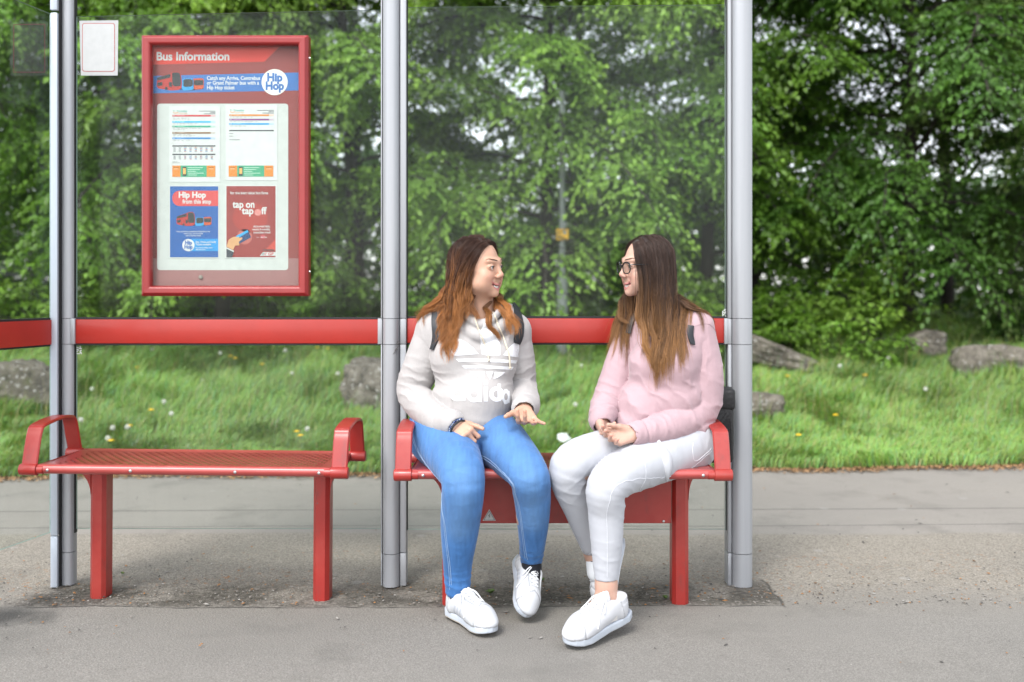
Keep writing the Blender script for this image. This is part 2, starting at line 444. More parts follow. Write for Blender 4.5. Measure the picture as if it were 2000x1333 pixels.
    c = mixc(N, mth('MULTIPLY', mth('SUBTRACT', 1.0, step(gum.outputs['Distance'], .075, .015)), .35), c, (.34, .33, .31))
    N.l(c, b.inputs['Base Color']); b.inputs['Roughness'].default_value = .85; b.inputs['Specular IOR Level'].default_value = .3
    h = mth('ADD', mth('MULTIPLY', fine, .5), mth('ADD', mth('MULTIPLY', vor.outputs['Distance'], .6), mth('MULTIPLY', ln, -3.0)))
    bump(N, h, .55, .004, b)
    return m
if on('ground'):
    xs = np.concatenate([[-90, -30, -9], np.linspace(-6, 6, 49), [9, 30, 90]]); ys = np.concatenate([[-60, -20, -5], np.linspace(-1, 8, 37), [10, 40, 90]])
    gx, gy = np.meshgrid(xs, ys, indexing='ij'); gz = -.004 + .004 * np.sin(gx * 1.7) * np.sin(gy * 2.3)
    gz[np.abs(gx) > 8] = -.004
    v = np.stack([gx, gy, gz], -1).reshape(-1, 3); nx, ny = len(xs), len(ys); I = np.arange(nx * ny).reshape(nx, ny)
    f = np.stack([I[:-1, :-1], I[1:, :-1], I[1:, 1:], I[:-1, 1:]], -1).reshape(-1, 4)
    tag(link('pavement', np_mesh('pavement', v, f), None, [mat_pavement()], True), kind='structure', label='grey asphalt pavement with patches and joints under the shelter')
    # bank
    xs = np.concatenate([[-80, -30, -14], np.linspace(-9, 9, 121), [14, 30, 80]]); ts = np.concatenate([np.linspace(-.0, 6, 61), [8, 12, 20, 40, 80]])
    gx, gt = np.meshgrid(xs, ts, indexing='ij'); gy = edge_y(np.clip(gx, -9, 9)) + gt; gz = bank_z(np.clip(gx, -9, 9), edge_y(np.clip(gx, -9, 9)) + np.minimum(gt, 6))
    gz += .02 * vnoise(np.stack([gx * 5, gy * 5, gx * 0], -1).reshape(-1, 3)).reshape(gx.shape) * (gt > .05)
    v = np.stack([gx, gy, gz], -1).reshape(-1, 3); nx, ny = len(xs), len(ts); I = np.arange(nx * ny).reshape(nx, ny)
    f = np.stack([I[:-1, :-1], I[1:, :-1], I[1:, 1:], I[:-1, 1:]], -1).reshape(-1, 4)
    m, N, b = newmat('turf_soil'); pos = worldco(N)
    N.l(ramp(N, noise(N, 6, 5, .65, pos), [(.25, (.035, .055, .014)), (.5, (.06, .11, .022)), (.75, (.11, .15, .04))]), b.inputs['Base Color']); b.inputs['Roughness'].default_value = .95
    bump(N, noise(N, 60, 4, .7, pos), .8, .02, b)
    tag(link('grass_bank', np_mesh('grass_bank', v, f), None, [m], True), kind='structure', label='green bank rising from the pavement to the trees')

def leafmat(name, rough=.5, trans=.35, gain=1.0):
    m, N, b = newmat(name); a = N.n('ShaderNodeAttribute', attribute_name='Col')
    N.l(a.outputs['Color'], b.inputs['Base Color']); b.inputs['Roughness'].default_value = rough; b.inputs['Specular IOR Level'].default_value = .35
    t = N.n('ShaderNodeBsdfTranslucent'); mm = N.n('ShaderNodeMix', data_type='RGBA', blend_type='MULTIPLY'); mm.inputs[0].default_value = 1
    N.l(a.outputs['Color'], mm.inputs[6]); mm.inputs[7].default_value = (1.35, 1.45, .7, 1); N.l(mm.outputs[2], t.inputs[0])
    s = N.n('ShaderNodeMixShader'); s.inputs[0].default_value = trans
    N.l(b.outputs[0], s.inputs[1]); N.l(t.outputs[0], s.inputs[2]); N.l(s.outputs[0], m.node_tree.nodes['Material Output'].inputs[0])
    return m

# ---- grass
def blades(pos, h, wd, lean_dir, lean, colr):
    """bent tapered blades: 5 vertices each"""
    n = len(pos); a = lean_dir; d = np.stack([np.cos(a), np.sin(a), np.zeros(n)], 1); s = np.stack([-np.sin(a + .6), np.cos(a + .6), np.zeros(n)], 1)
    up = np.array([0, 0, 1.0]); v = np.zeros((n, 5, 3))
    mid = pos + up * (h * .55)[:, None] + d * (h * lean * .3)[:, None]; tip = pos + up * (h * (1 - .35 * lean))[:, None] + d * (h * lean)[:, None]
    v[:, 0] = pos - s * (wd / 2)[:, None]; v[:, 1] = pos + s * (wd / 2)[:, None]; v[:, 2] = mid + s * (wd * .42)[:, None]; v[:, 3] = mid - s * (wd * .42)[:, None]; v[:, 4] = tip
    base = np.arange(n) * 5; f = np.stack([base, base + 1, base + 2, base + 3, base + 3, base + 2, base + 4], 1)
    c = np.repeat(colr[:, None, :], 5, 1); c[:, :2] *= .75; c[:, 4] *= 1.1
    return v.reshape(-1, 3), f, np.tile([4, 3], n), c.reshape(-1, 3)
if on('grass'):
    n = 260000
    t = rng.random(n) ** 1.25 * 5.2 - .03; hw = (6.2 + t) * .56 + .5; x = (rng.random(n) * 2 - 1) * hw; y = edge_y(x) + t
    q = np.stack([x, y, bank_z(x, y)], 1)
    cl = vnoise(q * 1.7); cl2 = vnoise(q * 5.5 + 9); cl3 = vnoise(q * np.array([.5, .8, .5]) + 30)
    keep = rng.random(n) < np.where(t < .10, .35, 1) * (.8 + .3 * cl2); q, t, x, y, cl, cl2, cl3 = [k[keep] for k in (q, t, x, y, cl, cl2, cl3)]; n = len(q)
    tall = np.clip((t - .7) / 1.2, 0, 1) * np.where(x > 2.2, .75, 1.0)
    h = (.045 + .05 * rng.random(n)) * (1 - tall) + tall * (.09 + .13 * rng.random(n) ** 1.5) * (1.0 + .55 * cl)
    h *= 1 + .35 * cl2; h = np.clip(h, .025, .4)
    wd = .004 + .0045 * rng.random(n) + .0012 * t
    lean = .25 + .75 * rng.random(n); ld = 2.4 * cl2 + 2.0 * cl + rng.normal(0, .9, n)
    base = np.stack([0.175 + .09 * rng.random(n), .285 + .11 * rng.random(n), .062 + .045 * rng.random(n)], 1)
    base *= (1 + .30 * cl + .18 * cl3)[:, None]
    stalk = rng.random(n) < .012 * (t > .5); h[stalk] = .22 + .2 * rng.random(stalk.sum()); wd[stalk] = .0035; lean[stalk] *= .4
    dry = (rng.random(n) < .035 + .03 * (cl3 > .3)) | (stalk & (rng.random(n) < .7)); base[dry] = np.array([.33, .29, .13]) * (.7 + .5 * rng.random((dry.sum(), 1)))
    blue = rng.random(n) < .15; base[blue] = base[blue] * np.array([.75, .95, 1.5])
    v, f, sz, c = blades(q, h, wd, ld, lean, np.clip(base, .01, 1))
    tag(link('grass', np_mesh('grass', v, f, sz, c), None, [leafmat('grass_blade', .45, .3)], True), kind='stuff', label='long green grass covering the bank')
    # dry litter of fallen orange bud scales along the pavement edge
    n = 6000; x = (rng.random(n) * 2 - 1) * 4.0; y = edge_y(x) + rng.normal(-.02, .05, n) - .02; a = rng.random(n) * 6.28; L = .006 + .016 * rng.random(n); z = .004 + .012 * rng.random(n) + np.maximum(0, y - edge_y(x)) * .2
    cx = np.stack([x, y, z], 1); d = np.stack([np.cos(a), np.sin(a), .5 * rng.random(n)], 1) * L[:, None]; s = np.stack([-np.sin(a), np.cos(a), .3 * rng.normal(size=n)], 1) * (L * .4)[:, None]
    v = np.stack([cx - d, cx + s, cx + d, cx - s], 1).reshape(-1, 3); f = np.arange(4 * n).reshape(-1, 4)
    c = np.repeat(np.array([.34, .20, .10]) * (.5 + .8 * rng.random((n, 1))) * np.array([1, 1, 1]), 4, 0)
    tag(link('leaf_litter', np_mesh('leaf_litter', v, f, None, c), None, [leafmat('dry_litter', .8, .1)]), kind='stuff', label='orange brown leaf litter along the edge of the grass')
    # loose chips, grit and bits of twig round the shelter feet
    n = 4600; x = (rng.random(n) * 2 - 1) * 2.3; y = 3.62 + np.abs(rng.normal(0, .28, n)); s_ = (.0015 + .0045 * rng.random(n) ** 3)
    far = rng.random(n) < .25; y[far] = 3.0 + 3 * rng.random(far.sum()); x[far] *= 1.4
    V = []; F = []; C = []
    octv = np.array([[1, 0, 0], [0, 1, 0], [-1, 0, 0], [0, -1, 0], [0, 0, .7]]); octf = np.array([[0, 1, 4], [1, 2, 4], [2, 3, 4], [3, 0, 4]])
    a = rng.random(n) * 6.28; st = np.where(rng.random(n) < .18, 2.6, 1.0)
    vv = octv[None] * s_[:, None, None]; vv[:, :, 0] *= st[:, None]; ca, sa = np.cos(a), np.sin(a)
    X = vv[:, :, 0] * ca[:, None] - vv[:, :, 1] * sa[:, None]; Y = vv[:, :, 0] * sa[:, None] + vv[:, :, 1] * ca[:, None]
    v = np.stack([X + x[:, None], Y + y[:, None], vv[:, :, 2] + .001], -1).reshape(-1, 3); f = (octf[None] + (np.arange(n) * 5)[:, None, None]).reshape(-1, 3)
    pal = np.array([[.22, .205, .185], [.08, .075, .07], [.33, .315, .29], [.30, .15, .06], [.16, .10, .06]])[rng.choice(5, n, p=[.4, .25, .1, .15, .1])]
    tag(link('grit', np_mesh('grit', v, f, None, np.repeat(pal, 5, 0)), None, [leafmat('grit_stone', .9, .0)]), kind='stuff', label='loose grit and bark bits on the pavement by the posts')

# ---- little plants: dandelions
GREEN_STEM = simple('stem_green', (.10, .16, .05), .6, .2)
if on('grass'):
    YEL = simple('dandelion_yellow', (.75, .48, .01), .7, .15, 60)
    WHT = simple('seed_white', (.62, .62, .56), .9, .1, 60)
    def dandelion(q, kind, s=1.0):
        gz = float(bank_z(q[0], q[1])); g0 = (q[0], q[1], gz); hgt = max(.05, q[2] - gz)
        o = empty('dandelion', g0)
        MB().tube([(0, 0, -.01), (.006, 0, hgt * .5), (0, 0, hgt)], .0022, 6).build('stem', GREEN_STEM, o, True)
        b = MB()
        if kind == 'y':
            for k in range(26):
                a = k * 2.4; r = .017 * s * math.sqrt((k + 1) / 26); e = .3 * r
                c = Vector((r * math.cos(a), r * math.sin(a), hgt + .006 - e))
                b.ball(c, (.0065 * s, .0065 * s, .0035 * s), 6)
            b.build('flower_head', YEL, o, True)
        else:
            rs = np.random.default_rng(int(abs(q[0]) * 1000))
            b.ball((0, 0, hgt), .011 * s, 8)
            for k in range(60):
                d = Vector(rs.normal(size=3)).normalized(); c = Vector((0, 0, hgt)) + d * .017 * s
                b.ball(c, .0032 * s, 4)
            b.build('seed_head', WHT, o, True)
        return o
    ylw = [(450, 696), (460, 700), (512, 712), (253, 832), (217, 861), (580, 843), (587, 851), (1538, 735), (1690, 733), (1632, 811), (620, 679), (640, 681), (296, 801), (83, 835), (263, 752), (268, 718), (1560, 850)]
    for px, py in ylw:
        tag(dandelion(bank_hit(px, py, .12), 'y', .95), 'yellow dandelion flower in the long grass of the bank', 'dandelion', 'yellow dandelions on the bank')
    wht = [(220, 836), (249, 834), (158, 820), (211, 856), (570, 729), (557, 685), (660, 730), (1808, 760), (1478, 698), (1124, 790), (275, 732), (395, 743), (335, 808), (320, 785), (297, 683), (430, 690), (600, 838), (1135, 715), (180, 760), (1735, 700), (1640, 715)]
    for px, py in wht:
        tag(dandelion(bank_hit(px, py, .13), 'w', .9), 'white dandelion seed head on a thin stem in the grass', 'dandelion', 'dandelion seed heads on the bank')
    # the crumpled white scrap behind the bench, a weed at the bench foot
    q = bank_hit(1101, 868, .02)
    b = MB(); r = bmesh.ops.create_icosphere(b.bm, subdivisions=3, radius=1)
    nz = vnoise(np.array([v.co[:] for v in b.bm.verts]) * 2.6 + 4)
    for v, k in zip(b.bm.verts, nz): v.co = Vector((v.co.x * .042, v.co.y * .03, v.co.z * .034)) * (1 + .5 * k); v.co += Vector(q) + Vector((0, 0, .04))
    tag(b.build('paper_scrap', simple('white_paper', (.72, .74, .74), .7, .05), None), 'crumpled white scrap lying in the grass behind the bench', 'litter')
    def weed(px, py, n, s, seed):
        rs = np.random.default_rng(seed); d = CH * FPX / (py - HZ); q = P(px, py, d); o = []
        b = MB()
        for k in range(n):
            a = rs.random() * 6.28; L = s * (.5 + rs.random()); e = .5 + .5 * rs.random()
            dr = np.array([math.cos(a), math.sin(a), e]); dr /= np.linalg.norm(dr); sd_ = np.array([-math.sin(a), math.cos(a), 0]) * L * .28
            tip = dr * L; md = tip * .55 + np.array([0, 0, L * .1]); b.poly([(0, 0, 0), md + sd_, tip, md - sd_])
        return tag(b.build('weed', simple('weed_leaf', (.07, .12, .025), .6, .3), None, False, None, Matrix.Translation([float(z_) for z_ in q])), None, 'weed')
    weed(958, 1160, 30, .019, 1)['label'] = 'small green weed in the crack beside the right bench leg by the jeans'
    weed(1300, 1170, 14, .013, 2)['label'] = 'thin grass tuft at the patch corner under the right bench end'
    weed(1060, 1135, 22, .013, 3)['label'] = 'tiny green weed beside the raised white trainer'
    weed(240, 1122, 8, .010, 4)['label'] = 'tiny green sprout on the pavement behind the left bench leg'

# ---- stones
def stone(name, center, size, rz, seed, flat=.0, label='', tilt=0.0, blocky=.75):
    b = MB(); bmesh.ops.create_icosphere(b.bm, subdivisions=5, radius=1)
    co = np.array([v.co[:] for v in b.bm.verts]); 
    m = np.abs(co) ** (1 / (1.05 - blocky)); m = co / (m.sum(1) ** (1.05 - blocky))[:, None]
    fc = np.array([np.random.default_rng(seed * 13).normal(size=(9, 3))])[0]; fc /= np.linalg.norm(fc, axis=1, keepdims=True); lim = np.min(np.where(m @ fc.T > .02, (.86 + .1 * np.sin(np.arange(9) * 2.3 + seed)) / np.maximum(m @ fc.T, .02), 9), 1); m = m * np.minimum(1, lim)[:, None]
    co = m * (1 + .05 * fbm(co * 1.4 + seed, 2)[:, None]) + co * (.06 * fbm(co * 3.2 + seed * 2, 4) + .022 * vnoise(co * 16 + seed) - .05 * (np.abs(vnoise(co * np.array([1.5, 1.5, 5]) + seed)) < .06))[:, None]
    co *= np.array(size) / 2
    M = Matrix.Translation([float(c) for c in center]) @ Matrix.Rotation(rz, 4, 'Z') @ Matrix.Rotation(tilt, 4, 'Y')
    for v, c in zip(b.bm.verts, co): v.co = M @ Vector(c)
    return tag(b.build(name, STONE, None, 180, center), label, 'boulder' if name == 'boulder' else 'stone block')
m, N, b = newmat('weathered_stone'); pos = worldco(N)
c = ramp(N, noise(N, 9, 6, .65, pos), [(.28, (.06, .052, .042)), (.5, (.21, .185, .15)), (.72, (.38, .34, .285))])
c = mixc(N, ramp(N, noise(N, 26, 3, .6, pos), [(.60, (0, 0, 0)), (.66, (1, 1, 1))]), c, (.55, .53, .50))
c = mixc(N, ramp(N, noise(N, 14, 4, .6, pos, dist=.8), [(.6, (0, 0, 0)), (.72, (.8, .8, .8))]), c, (.05, .045, .035))
c = mixc(N, ramp(N, noise(N, 5, 4, .6, pos), [(.58, (0, 0, 0)), (.7, (.7, .7, .7))]), c, (.13, .14, .05))
N.l(c, b.inputs['Base Color']); b.inputs['Roughness'].default_value = .95; bump(N, noise(N, 18, 8, .75, pos), 1.0, .07, b); STONE = m
if on('rocks'):
    stone('boulder', P(0, 788, 7.75), (1.1, .6, .62), .2, 1, 0, 'rough grey lichen spotted boulder behind the left side glass', R(-16), .62)
    stone('stone_block', P(738, 762, 8.0), (.56, .45, .48), -.15, 2, 0, 'squarish mossy stone in the grass behind the left bench arm', R(4), .92)
    stone('stone_block', P(1455, 792, 7.6), (.50, .42, .20), .1, 3, 0, 'low pale topped stone block half behind the right post near the path', 0, .88)
    stone('boulder', P(1500, 690, 9.3), (.90, .6, .25), .1, 4, 0, 'brown sloping slab of rock beside the right post at the top of the bank', R(14), .78)
    stone('stone_block', P(1800, 670, 9.7), (.40, .36, .26), .1, 5, 0, 'small rounded stone block standing below the dark trees', R(2), .84)
    stone('stone_block', P(1955, 712, 9.0), (.90, .5, .36), -.05, 6, 0, 'largest stone block, long and flat topped, at the far right edge of the grass', R(2), .95)

# ---- trees
BARK = simple('bark', (.026, .021, .017), .95, .35, 9, 0, .02, 30)
def leaf_mesh(c, d, nrm, L, W, colr):
    n = len(c); s = np.cross(d, nrm); s /= np.maximum(np.linalg.norm(s, axis=1, keepdims=True), 1e-6); u = np.cross(s, d)
    v = np.zeros((n, 5, 3)); fold = .22
    v[:, 0] = c; v[:, 1] = c + d * (L * .42)[:, None] + s * (W / 2)[:, None] + u * (W * fold)[:, None]; v[:, 2] = c + d * L[:, None] - u * (L * .15)[:, None]
    v[:, 3] = c + d * (L * .42)[:, None] - s * (W / 2)[:, None] + u * (W * fold)[:, None]; v[:, 4] = c + d * (L * .5)[:, None]
    k = (np.arange(n) * 5)[:, None]; f = np.concatenate([k + [0, 1, 4], k + [1, 2, 4], k + [2, 3, 4], k + [3, 0, 4]], 1).reshape(-1, 3)
    return v.reshape(-1, 3), f, np.repeat(colr, 5, 0)
LEAF = leafmat('tree_leaf', .42, .38)
def grow(seed, H, rad, zlow, limbs, twigs, per, leaf, tint, droop=1.0, stem_r=.13, bushy=False):
    """trunk, limbs, leafy drooping sprays; returns two meshes round the origin"""
    r = np.random.default_rng(seed); tb = MB()
    lean = r.normal(0, .03 * H, 2); tr = [np.array([lean[0] * (k / 6) ** 2 + r.normal(0, .02), lean[1] * (k / 6) ** 2 + r.normal(0, .02), H * .93 * k / 6 - .15]) for k in range(7)]
    if not bushy: tb.tube(smooth_path(tr, 3), list(np.linspace(stem_r * 1.15, stem_r * .2, 19)), 9)
    Cs, Ds, Ns, Ls, Ks = [], [], [], [], []
    for i in range(limbs):
        zf = (i + .5) / limbs; z0 = zlow + (H * .9 - zlow) * zf ** (.9) if not bushy else .05 + .2 * r.random()
        az = i * 2.399 + r.normal(0, .35); prof = math.sin(math.pi * min(1, .28 + .72 * zf)) ** .7 if not bushy else .6 + .5 * r.random()
        Ln = rad * max(.3, prof) * (.75 + .45 * r.random()); el = R(r.uniform(8, 40)) if not bushy else R(r.uniform(25, 85))
        k = min(5.99, max(0, (z0 + .15) / (H * .93) * 6)); a = tr[int(k)] * (1 - k % 1) + tr[min(6, int(k) + 1)] * (k % 1)
        if bushy: a = np.array([r.normal(0, .2 * rad), r.normal(0, .2 * rad), 0])
        pts = [a]; dcur = np.array([math.cos(az) * math.cos(el), math.sin(az) * math.cos(el), math.sin(el)])
        for j in range(8):
            dcur = dcur + np.array([r.normal(0, .12), r.normal(0, .12), -.085 * droop - .02 * j * droop]); dcur /= np.linalg.norm(dcur); pts.append(pts[-1] + dcur * Ln / 8)
        pts = np.array(pts); tb.tube(pts, list(np.linspace(stem_r * .32 if not bushy else .012, .006, 9)), 5)
        limb_tone = r.uniform(.72, 1.3)
        for t in range(twigs):
            ft = .18 + .82 * (t + r.random()) / twigs; kk = ft * 7.99; p0 = pts[int(kk)] * (1 - kk % 1) + pts[int(kk) + 1] * (kk % 1)
            dl = pts[int(kk) + 1] - pts[int(kk)]; dl /= np.linalg.norm(dl); side = np.cross(dl, [0, 0, 1]); side /= max(np.linalg.norm(side), 1e-3)
            td = dl * r.uniform(.2, .8) + side * (1 if t % 2 else -1) * r.uniform(.5, 1) + np.array([0, 0, r.normal(0.05, .3)]); td /= np.linalg.norm(td)
            tl = (.35 + .5 * r.random()) * (1.15 - .5 * ft) * (rad / 2.2) ** .5
            s_ = np.linspace(.08, 1, per); curve = p0 + td * (s_ * tl)[:, None] + np.array([0, 0, -1]) * (droop * .34 * tl * s_ ** 2)[:, None] + r.normal(0, .012, (per, 3))
            if t % 2 == 0: tb.tube([p0, curve[per // 2], curve[-1]], [.005, .004, .002], 3, False)
            td2 = td + np.array([0, 0, -1]) * (droop * .6 * s_)[:, None]; sd_ = np.cross(td2, [0, 0, 1]); sd_ /= np.maximum(np.linalg.norm(sd_, axis=1, keepdims=True), 1e-3)
            alt = np.where(np.arange(per) % 2, 1, -1)[:, None]
            ld = td2 * .65 + sd_ * alt * (.5 + .5 * r.random((per, 1))) + r.normal(0, .22, (per, 3)) + np.array([0, 0, -.22]); ld /= np.linalg.norm(ld, axis=1, keepdims=True)
            ln = np.array([0, 0, 1.0]) + r.normal(0, .42, (per, 3)) + np.array([math.cos(az), math.sin(az), 0]) * .35
            # side shoots thicken the spray
            Cs.append(curve + sd_ * alt * r.uniform(0, .075, (per, 1)) * (leaf / .055)); Ds.append(ld); Ns.append(ln)
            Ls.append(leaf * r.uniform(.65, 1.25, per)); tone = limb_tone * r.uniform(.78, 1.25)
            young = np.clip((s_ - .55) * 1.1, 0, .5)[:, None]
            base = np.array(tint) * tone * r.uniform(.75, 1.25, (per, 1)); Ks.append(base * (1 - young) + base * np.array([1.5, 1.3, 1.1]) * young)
    C, D, Nn, L, K = [np.concatenate(z) for z in (Cs, Ds, Ns, Ls, Ks)]
    ln = np.linalg.norm(Nn, axis=1, keepdims=True); v, f, c = leaf_mesh(C, D, Nn / ln, L, L * .62, np.clip(K, .004, .5))
    me = np_mesh('crown', v, f, None, c); return tb, me
PX, PZ = float(P(1098, 470, 9.7)[0]), float(P(1098, 470, 9.7)[2])
def tree(name, x, y, label, cat, group, rz=0, **kw):
    z = float(bank_z(x, y)) if y < 11 else float(bank_z(x, 10.9))
    o = empty(name, (x, y, z - .05), rz); tb, me = grow(**kw)
    tb.build('trunk', BARK, o, True); link('crown', me, o, [LEAF])
    if abs(x - PX) < 4:      # leaves cleared along the view so the reflected plate shows
        q = np.zeros(len(me.vertices) * 3, np.float32); me.vertices.foreach_get('co', q); q = q.reshape(-1, 3) + np.array([x, y, z - .05], np.float32)
        k = np.clip(q[:, 1], 1, 9.7) / 9.7; m = (np.abs(q[:, 0] - PX * k) < .10) & (np.abs(q[:, 2] - (CH + (PZ - CH) * k)) < .12) & (q[:, 1] < 9.7)
        bm = bmesh.new(); bm.from_mesh(me); bm.verts.ensure_lookup_table(); bmesh.ops.delete(bm, geom=[bm.verts[i] for i in np.flatnonzero(m)], context='VERTS'); bm.to_mesh(me); bm.free()
    return tag(o, label, cat, group)
if on('trees'):
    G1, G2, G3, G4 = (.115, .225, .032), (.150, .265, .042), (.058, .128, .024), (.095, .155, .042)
    T = 'trees in the row along the top of the bank'
    spec = [
     (-5.9, 10.9, 7.2, 2.5, G1, 'leafy tree seen through the left side glass panel'),
     (-3.7, 10.6, 7.0, 2.3, G1, 'leafy tree behind the red bus information case'),
     (-1.75, 10.8, 7.4, 2.3, G2, 'bright leafed tree just left of the middle post'),
     (-2.9, 9.9, 5.6, 1.5, G2, 'smaller bright tree between the information case and the middle post'),
     (.35, 10.7, 7.0, 2.3, G2, 'bright green drooping tree behind the seated pair, left of the reflected pole'),
     (2.2, 11.2, 7.6, 2.2, G1, 'tall slim trunked tree behind the woman in pink'),
     (4.25, 10.7, 7.2, 2.4, G3, 'drooping deep green tree right of the shelter above the sloping rock'),
     (6.4, 10.9, 7.4, 2.5, G4, 'greyer olive leafed tree at the far right edge')]
    for i, (x, y, H, rad, tint, lab) in enumerate(spec):
        tree('broadleaf_tree', x, y, lab, 'tree', T, 0, seed=20 + i + (i > 2) * 10 - (i > 3) * 11 + (i == 3) * 30, H=H, rad=rad, zlow=.75 if H > 6 else .5, limbs=62 if H > 6 else 34, twigs=36, per=30, leaf=.064, tint=tint, droop=1.15, stem_r=.075)
    B = 'taller trees standing in the shade of the second row'
    for i, (x, y, lab) in enumerate([(-8.3, 14.6, 'shaded tree far behind the left side panel'), (-5.2, 14.2, 'shaded tree behind the bus information case, by the railing'), (-2.3, 15.0, 'shaded tree deep behind the middle post'), (.9, 14.4, 'shaded tree deep behind the reflected grey pole'), (3.6, 14.8, 'shaded tree deep behind the right post'), (6.2, 14.2, 'shaded tree deep in the wood above the small rounded stone'), (8.6, 15.0, 'shaded tree deep in the wood at the right edge')]):
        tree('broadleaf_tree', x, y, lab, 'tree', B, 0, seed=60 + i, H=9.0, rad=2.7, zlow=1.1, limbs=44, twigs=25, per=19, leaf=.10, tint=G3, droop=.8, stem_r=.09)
    S = 'shrubs at the feet of the trees'
    for i, (px, d, rad, H, tint, lab) in enumerate([(60, 9.9, .9, 1.2, G2, 'low shrub behind the left boulder'), (330, 10.3, 1.1, 1.2, G2, 'bright shrub under the bus information case'), (640, 10.6, .9, 1.1, G1, 'low shrub left of the middle post in front of the railing'), (960, 10.2, 1.1, 1.3, G1, 'leafy shrub behind the woman in the white hoodie'), (1300, 10.0, 1.0, 1.2, G2, 'leafy shrub behind the woman in pink'), (1490, 9.9, .8, 1.1, G1, 'small shrub just right of the right post'), (1660, 10.2, 1.1, 1.5, G2, 'shrub hanging over the grass between sloping rock and small stone'), (2010, 10.6, .9, 1.0, G3, 'dark shrub behind the largest stone block')]):
        q = P(px, HZ, d)
        tree('shrub', q[0], q[1], lab, 'shrub', S, 0, seed=90 + i, H=H, rad=rad, zlow=.1, limbs=22, twigs=16, per=18, leaf=.055, tint=tint, droop=.75, bushy=True)
    # far wood, one mass; leaves darkened to carry the deep canopy shade
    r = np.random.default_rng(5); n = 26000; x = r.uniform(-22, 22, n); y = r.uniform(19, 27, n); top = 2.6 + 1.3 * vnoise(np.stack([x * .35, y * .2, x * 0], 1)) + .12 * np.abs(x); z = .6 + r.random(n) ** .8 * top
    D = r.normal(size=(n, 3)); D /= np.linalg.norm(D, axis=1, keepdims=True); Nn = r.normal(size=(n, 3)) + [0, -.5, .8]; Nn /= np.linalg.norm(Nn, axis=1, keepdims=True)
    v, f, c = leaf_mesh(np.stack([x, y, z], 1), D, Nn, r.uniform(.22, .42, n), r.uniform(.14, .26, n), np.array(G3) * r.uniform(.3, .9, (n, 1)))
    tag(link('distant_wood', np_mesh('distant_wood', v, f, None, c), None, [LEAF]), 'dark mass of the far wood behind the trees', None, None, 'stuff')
    # railing behind the trees
    DM = simple('dark_metal', (.02, .024, .022), .5, .2)
    o = empty('metal_railing', (-4.2, 15.9, .78))
    for s_ in (.12, .62):
        MB().box((-5, -.02, s_), (5, .02, s_ + .04)).build('rail', DM, o)
    for k in range(5): MB().box((-5.03 + k * 2.5, -.03, -.2), (-4.97 + k * 2.5, .03, .78)).build('post', DM, o)
    for k in range(4):
        b = MB()
        for j in range(1, 20): xx = -5 + k * 2.5 + j * .125; b.box((xx - .012, -.012, .05), (xx + .012, .012, .74))
        b.build('bar_panel', DM, o)
    tag(o, 'dark metal railing of upright bars behind the trees', 'railing')
    # reflection of a roadside pole and its yellow plate, built solid behind the glass
    q = P(1098, 640, 9.7); zb = float(bank_z(q[0], q[1])); o = empty('reflected_pole', (q[0], q[1], zb))
    GP = simple('reflected_galvanised', (.20, .22, .215), .5, .15, metal=.0)
    b = MB(); b.tube([(0, 0, -.1), (0, 0, .75), (0, 0, .82), (0, 0, 2.6)], [.055, .055, .030, .026], 14); b.build('reflected_shaft', GP, o, True)
    MB().box((-.022, -.025, .12), (.022, .026, .5)).build('reflected_access_door', GP, o)
    b = MB(); b.box((-.06, -.045, 0), (.06, -.034, .11), .004); b.mi = 1; b.tube([(.022, -.046, .075), (.022, -.0475, .075)], .018, 14); b.mi = 2; b.box((-.045, -.0475, .05), (-.012, -.0455, .056)); b.box((-.045, -.0475, .07), (-.016, -.0455, .076)); b.box((-.045, -.0475, .015), (.012, -.0455, .032))
    pz = CH - (470 - HZ) * 9.7 / FPX - zb
    pl = b.build('reflected_plate', [simple('reflected_plate_yellow', (.70, .38, .01), .5, .1), simple('reflected_plate_grey', (.2, .24, .24), .5, 0), simple('reflected_plate_dark', (.12, .09, .03), .6, 0)], o); pl.location = (0.0, 0, pz)
    tag(o, 'reflection of a slim grey pole with a small yellow plate, built solid behind the glass', 'pole')
# ================================================================== SHELTER, BENCHES, NOTICE CASE
def mat_paint(name, c, rough=.32, coat=.25, dirt=.25):
    m, N, b = newmat(name); v = worldco(N)
    a = tuple(x * .90 for x in c); d = tuple(min(1, x * 1.06) for x in c)
    base = ramp(N, noise(N, 7, 4, .6, v), [(.3, a), (.7, d)])
    if dirt:
        sc_ = ramp(N, noise(N, 120, 2, .6, mapping(N, v, (1, 1, .25))), [(.70, (0, 0, 0)), (.74, (1, 1, 1))])
        base = mixc(N, mixc(N, 1, sc_, (dirt, dirt, dirt), 'MULTIPLY'), base, (.09, .07, .06))
    if dirt > .2:
        chip = ramp(N, noise(N, 55, 5, .75, v), [(.685, (0, 0, 0)), (.70, (1, 1, 1))]); base = mixc(N, chip, base, (.13, .085, .075))
        fade = ramp(N, noise(N, 3.5, 5, .65, v), [(.48, (0, 0, 0)), (.75, (.55, .55, .55))]); base = mixc(N, fade, base, (.34, .06, .045))
        grime = ramp(N, noise(N, 16, 5, .7, mapping(N, v, (1, 1, .35))), [(.56, (0, 0, 0)), (.72, (.5, .5, .5))]); base = mixc(N, grime, base, (.10, .035, .03))
    N.l(base, b.inputs['Base Color'])
    r = N.n('ShaderNodeMapRange'); N.l(noise(N, 22, 4, .6, v), r.inputs[0]); r.inputs[3].default_value = max(.05, rough - .1); r.inputs[4].default_value = rough + .12; N.l(r.outputs[0], b.inputs['Roughness'])
    b.inputs['Coat Weight'].default_value = coat; b.inputs['Coat Roughness'].default_value = .15
    bump(N, noise(N, 300, 2, .5, v), .15, .0008, b)
    return m
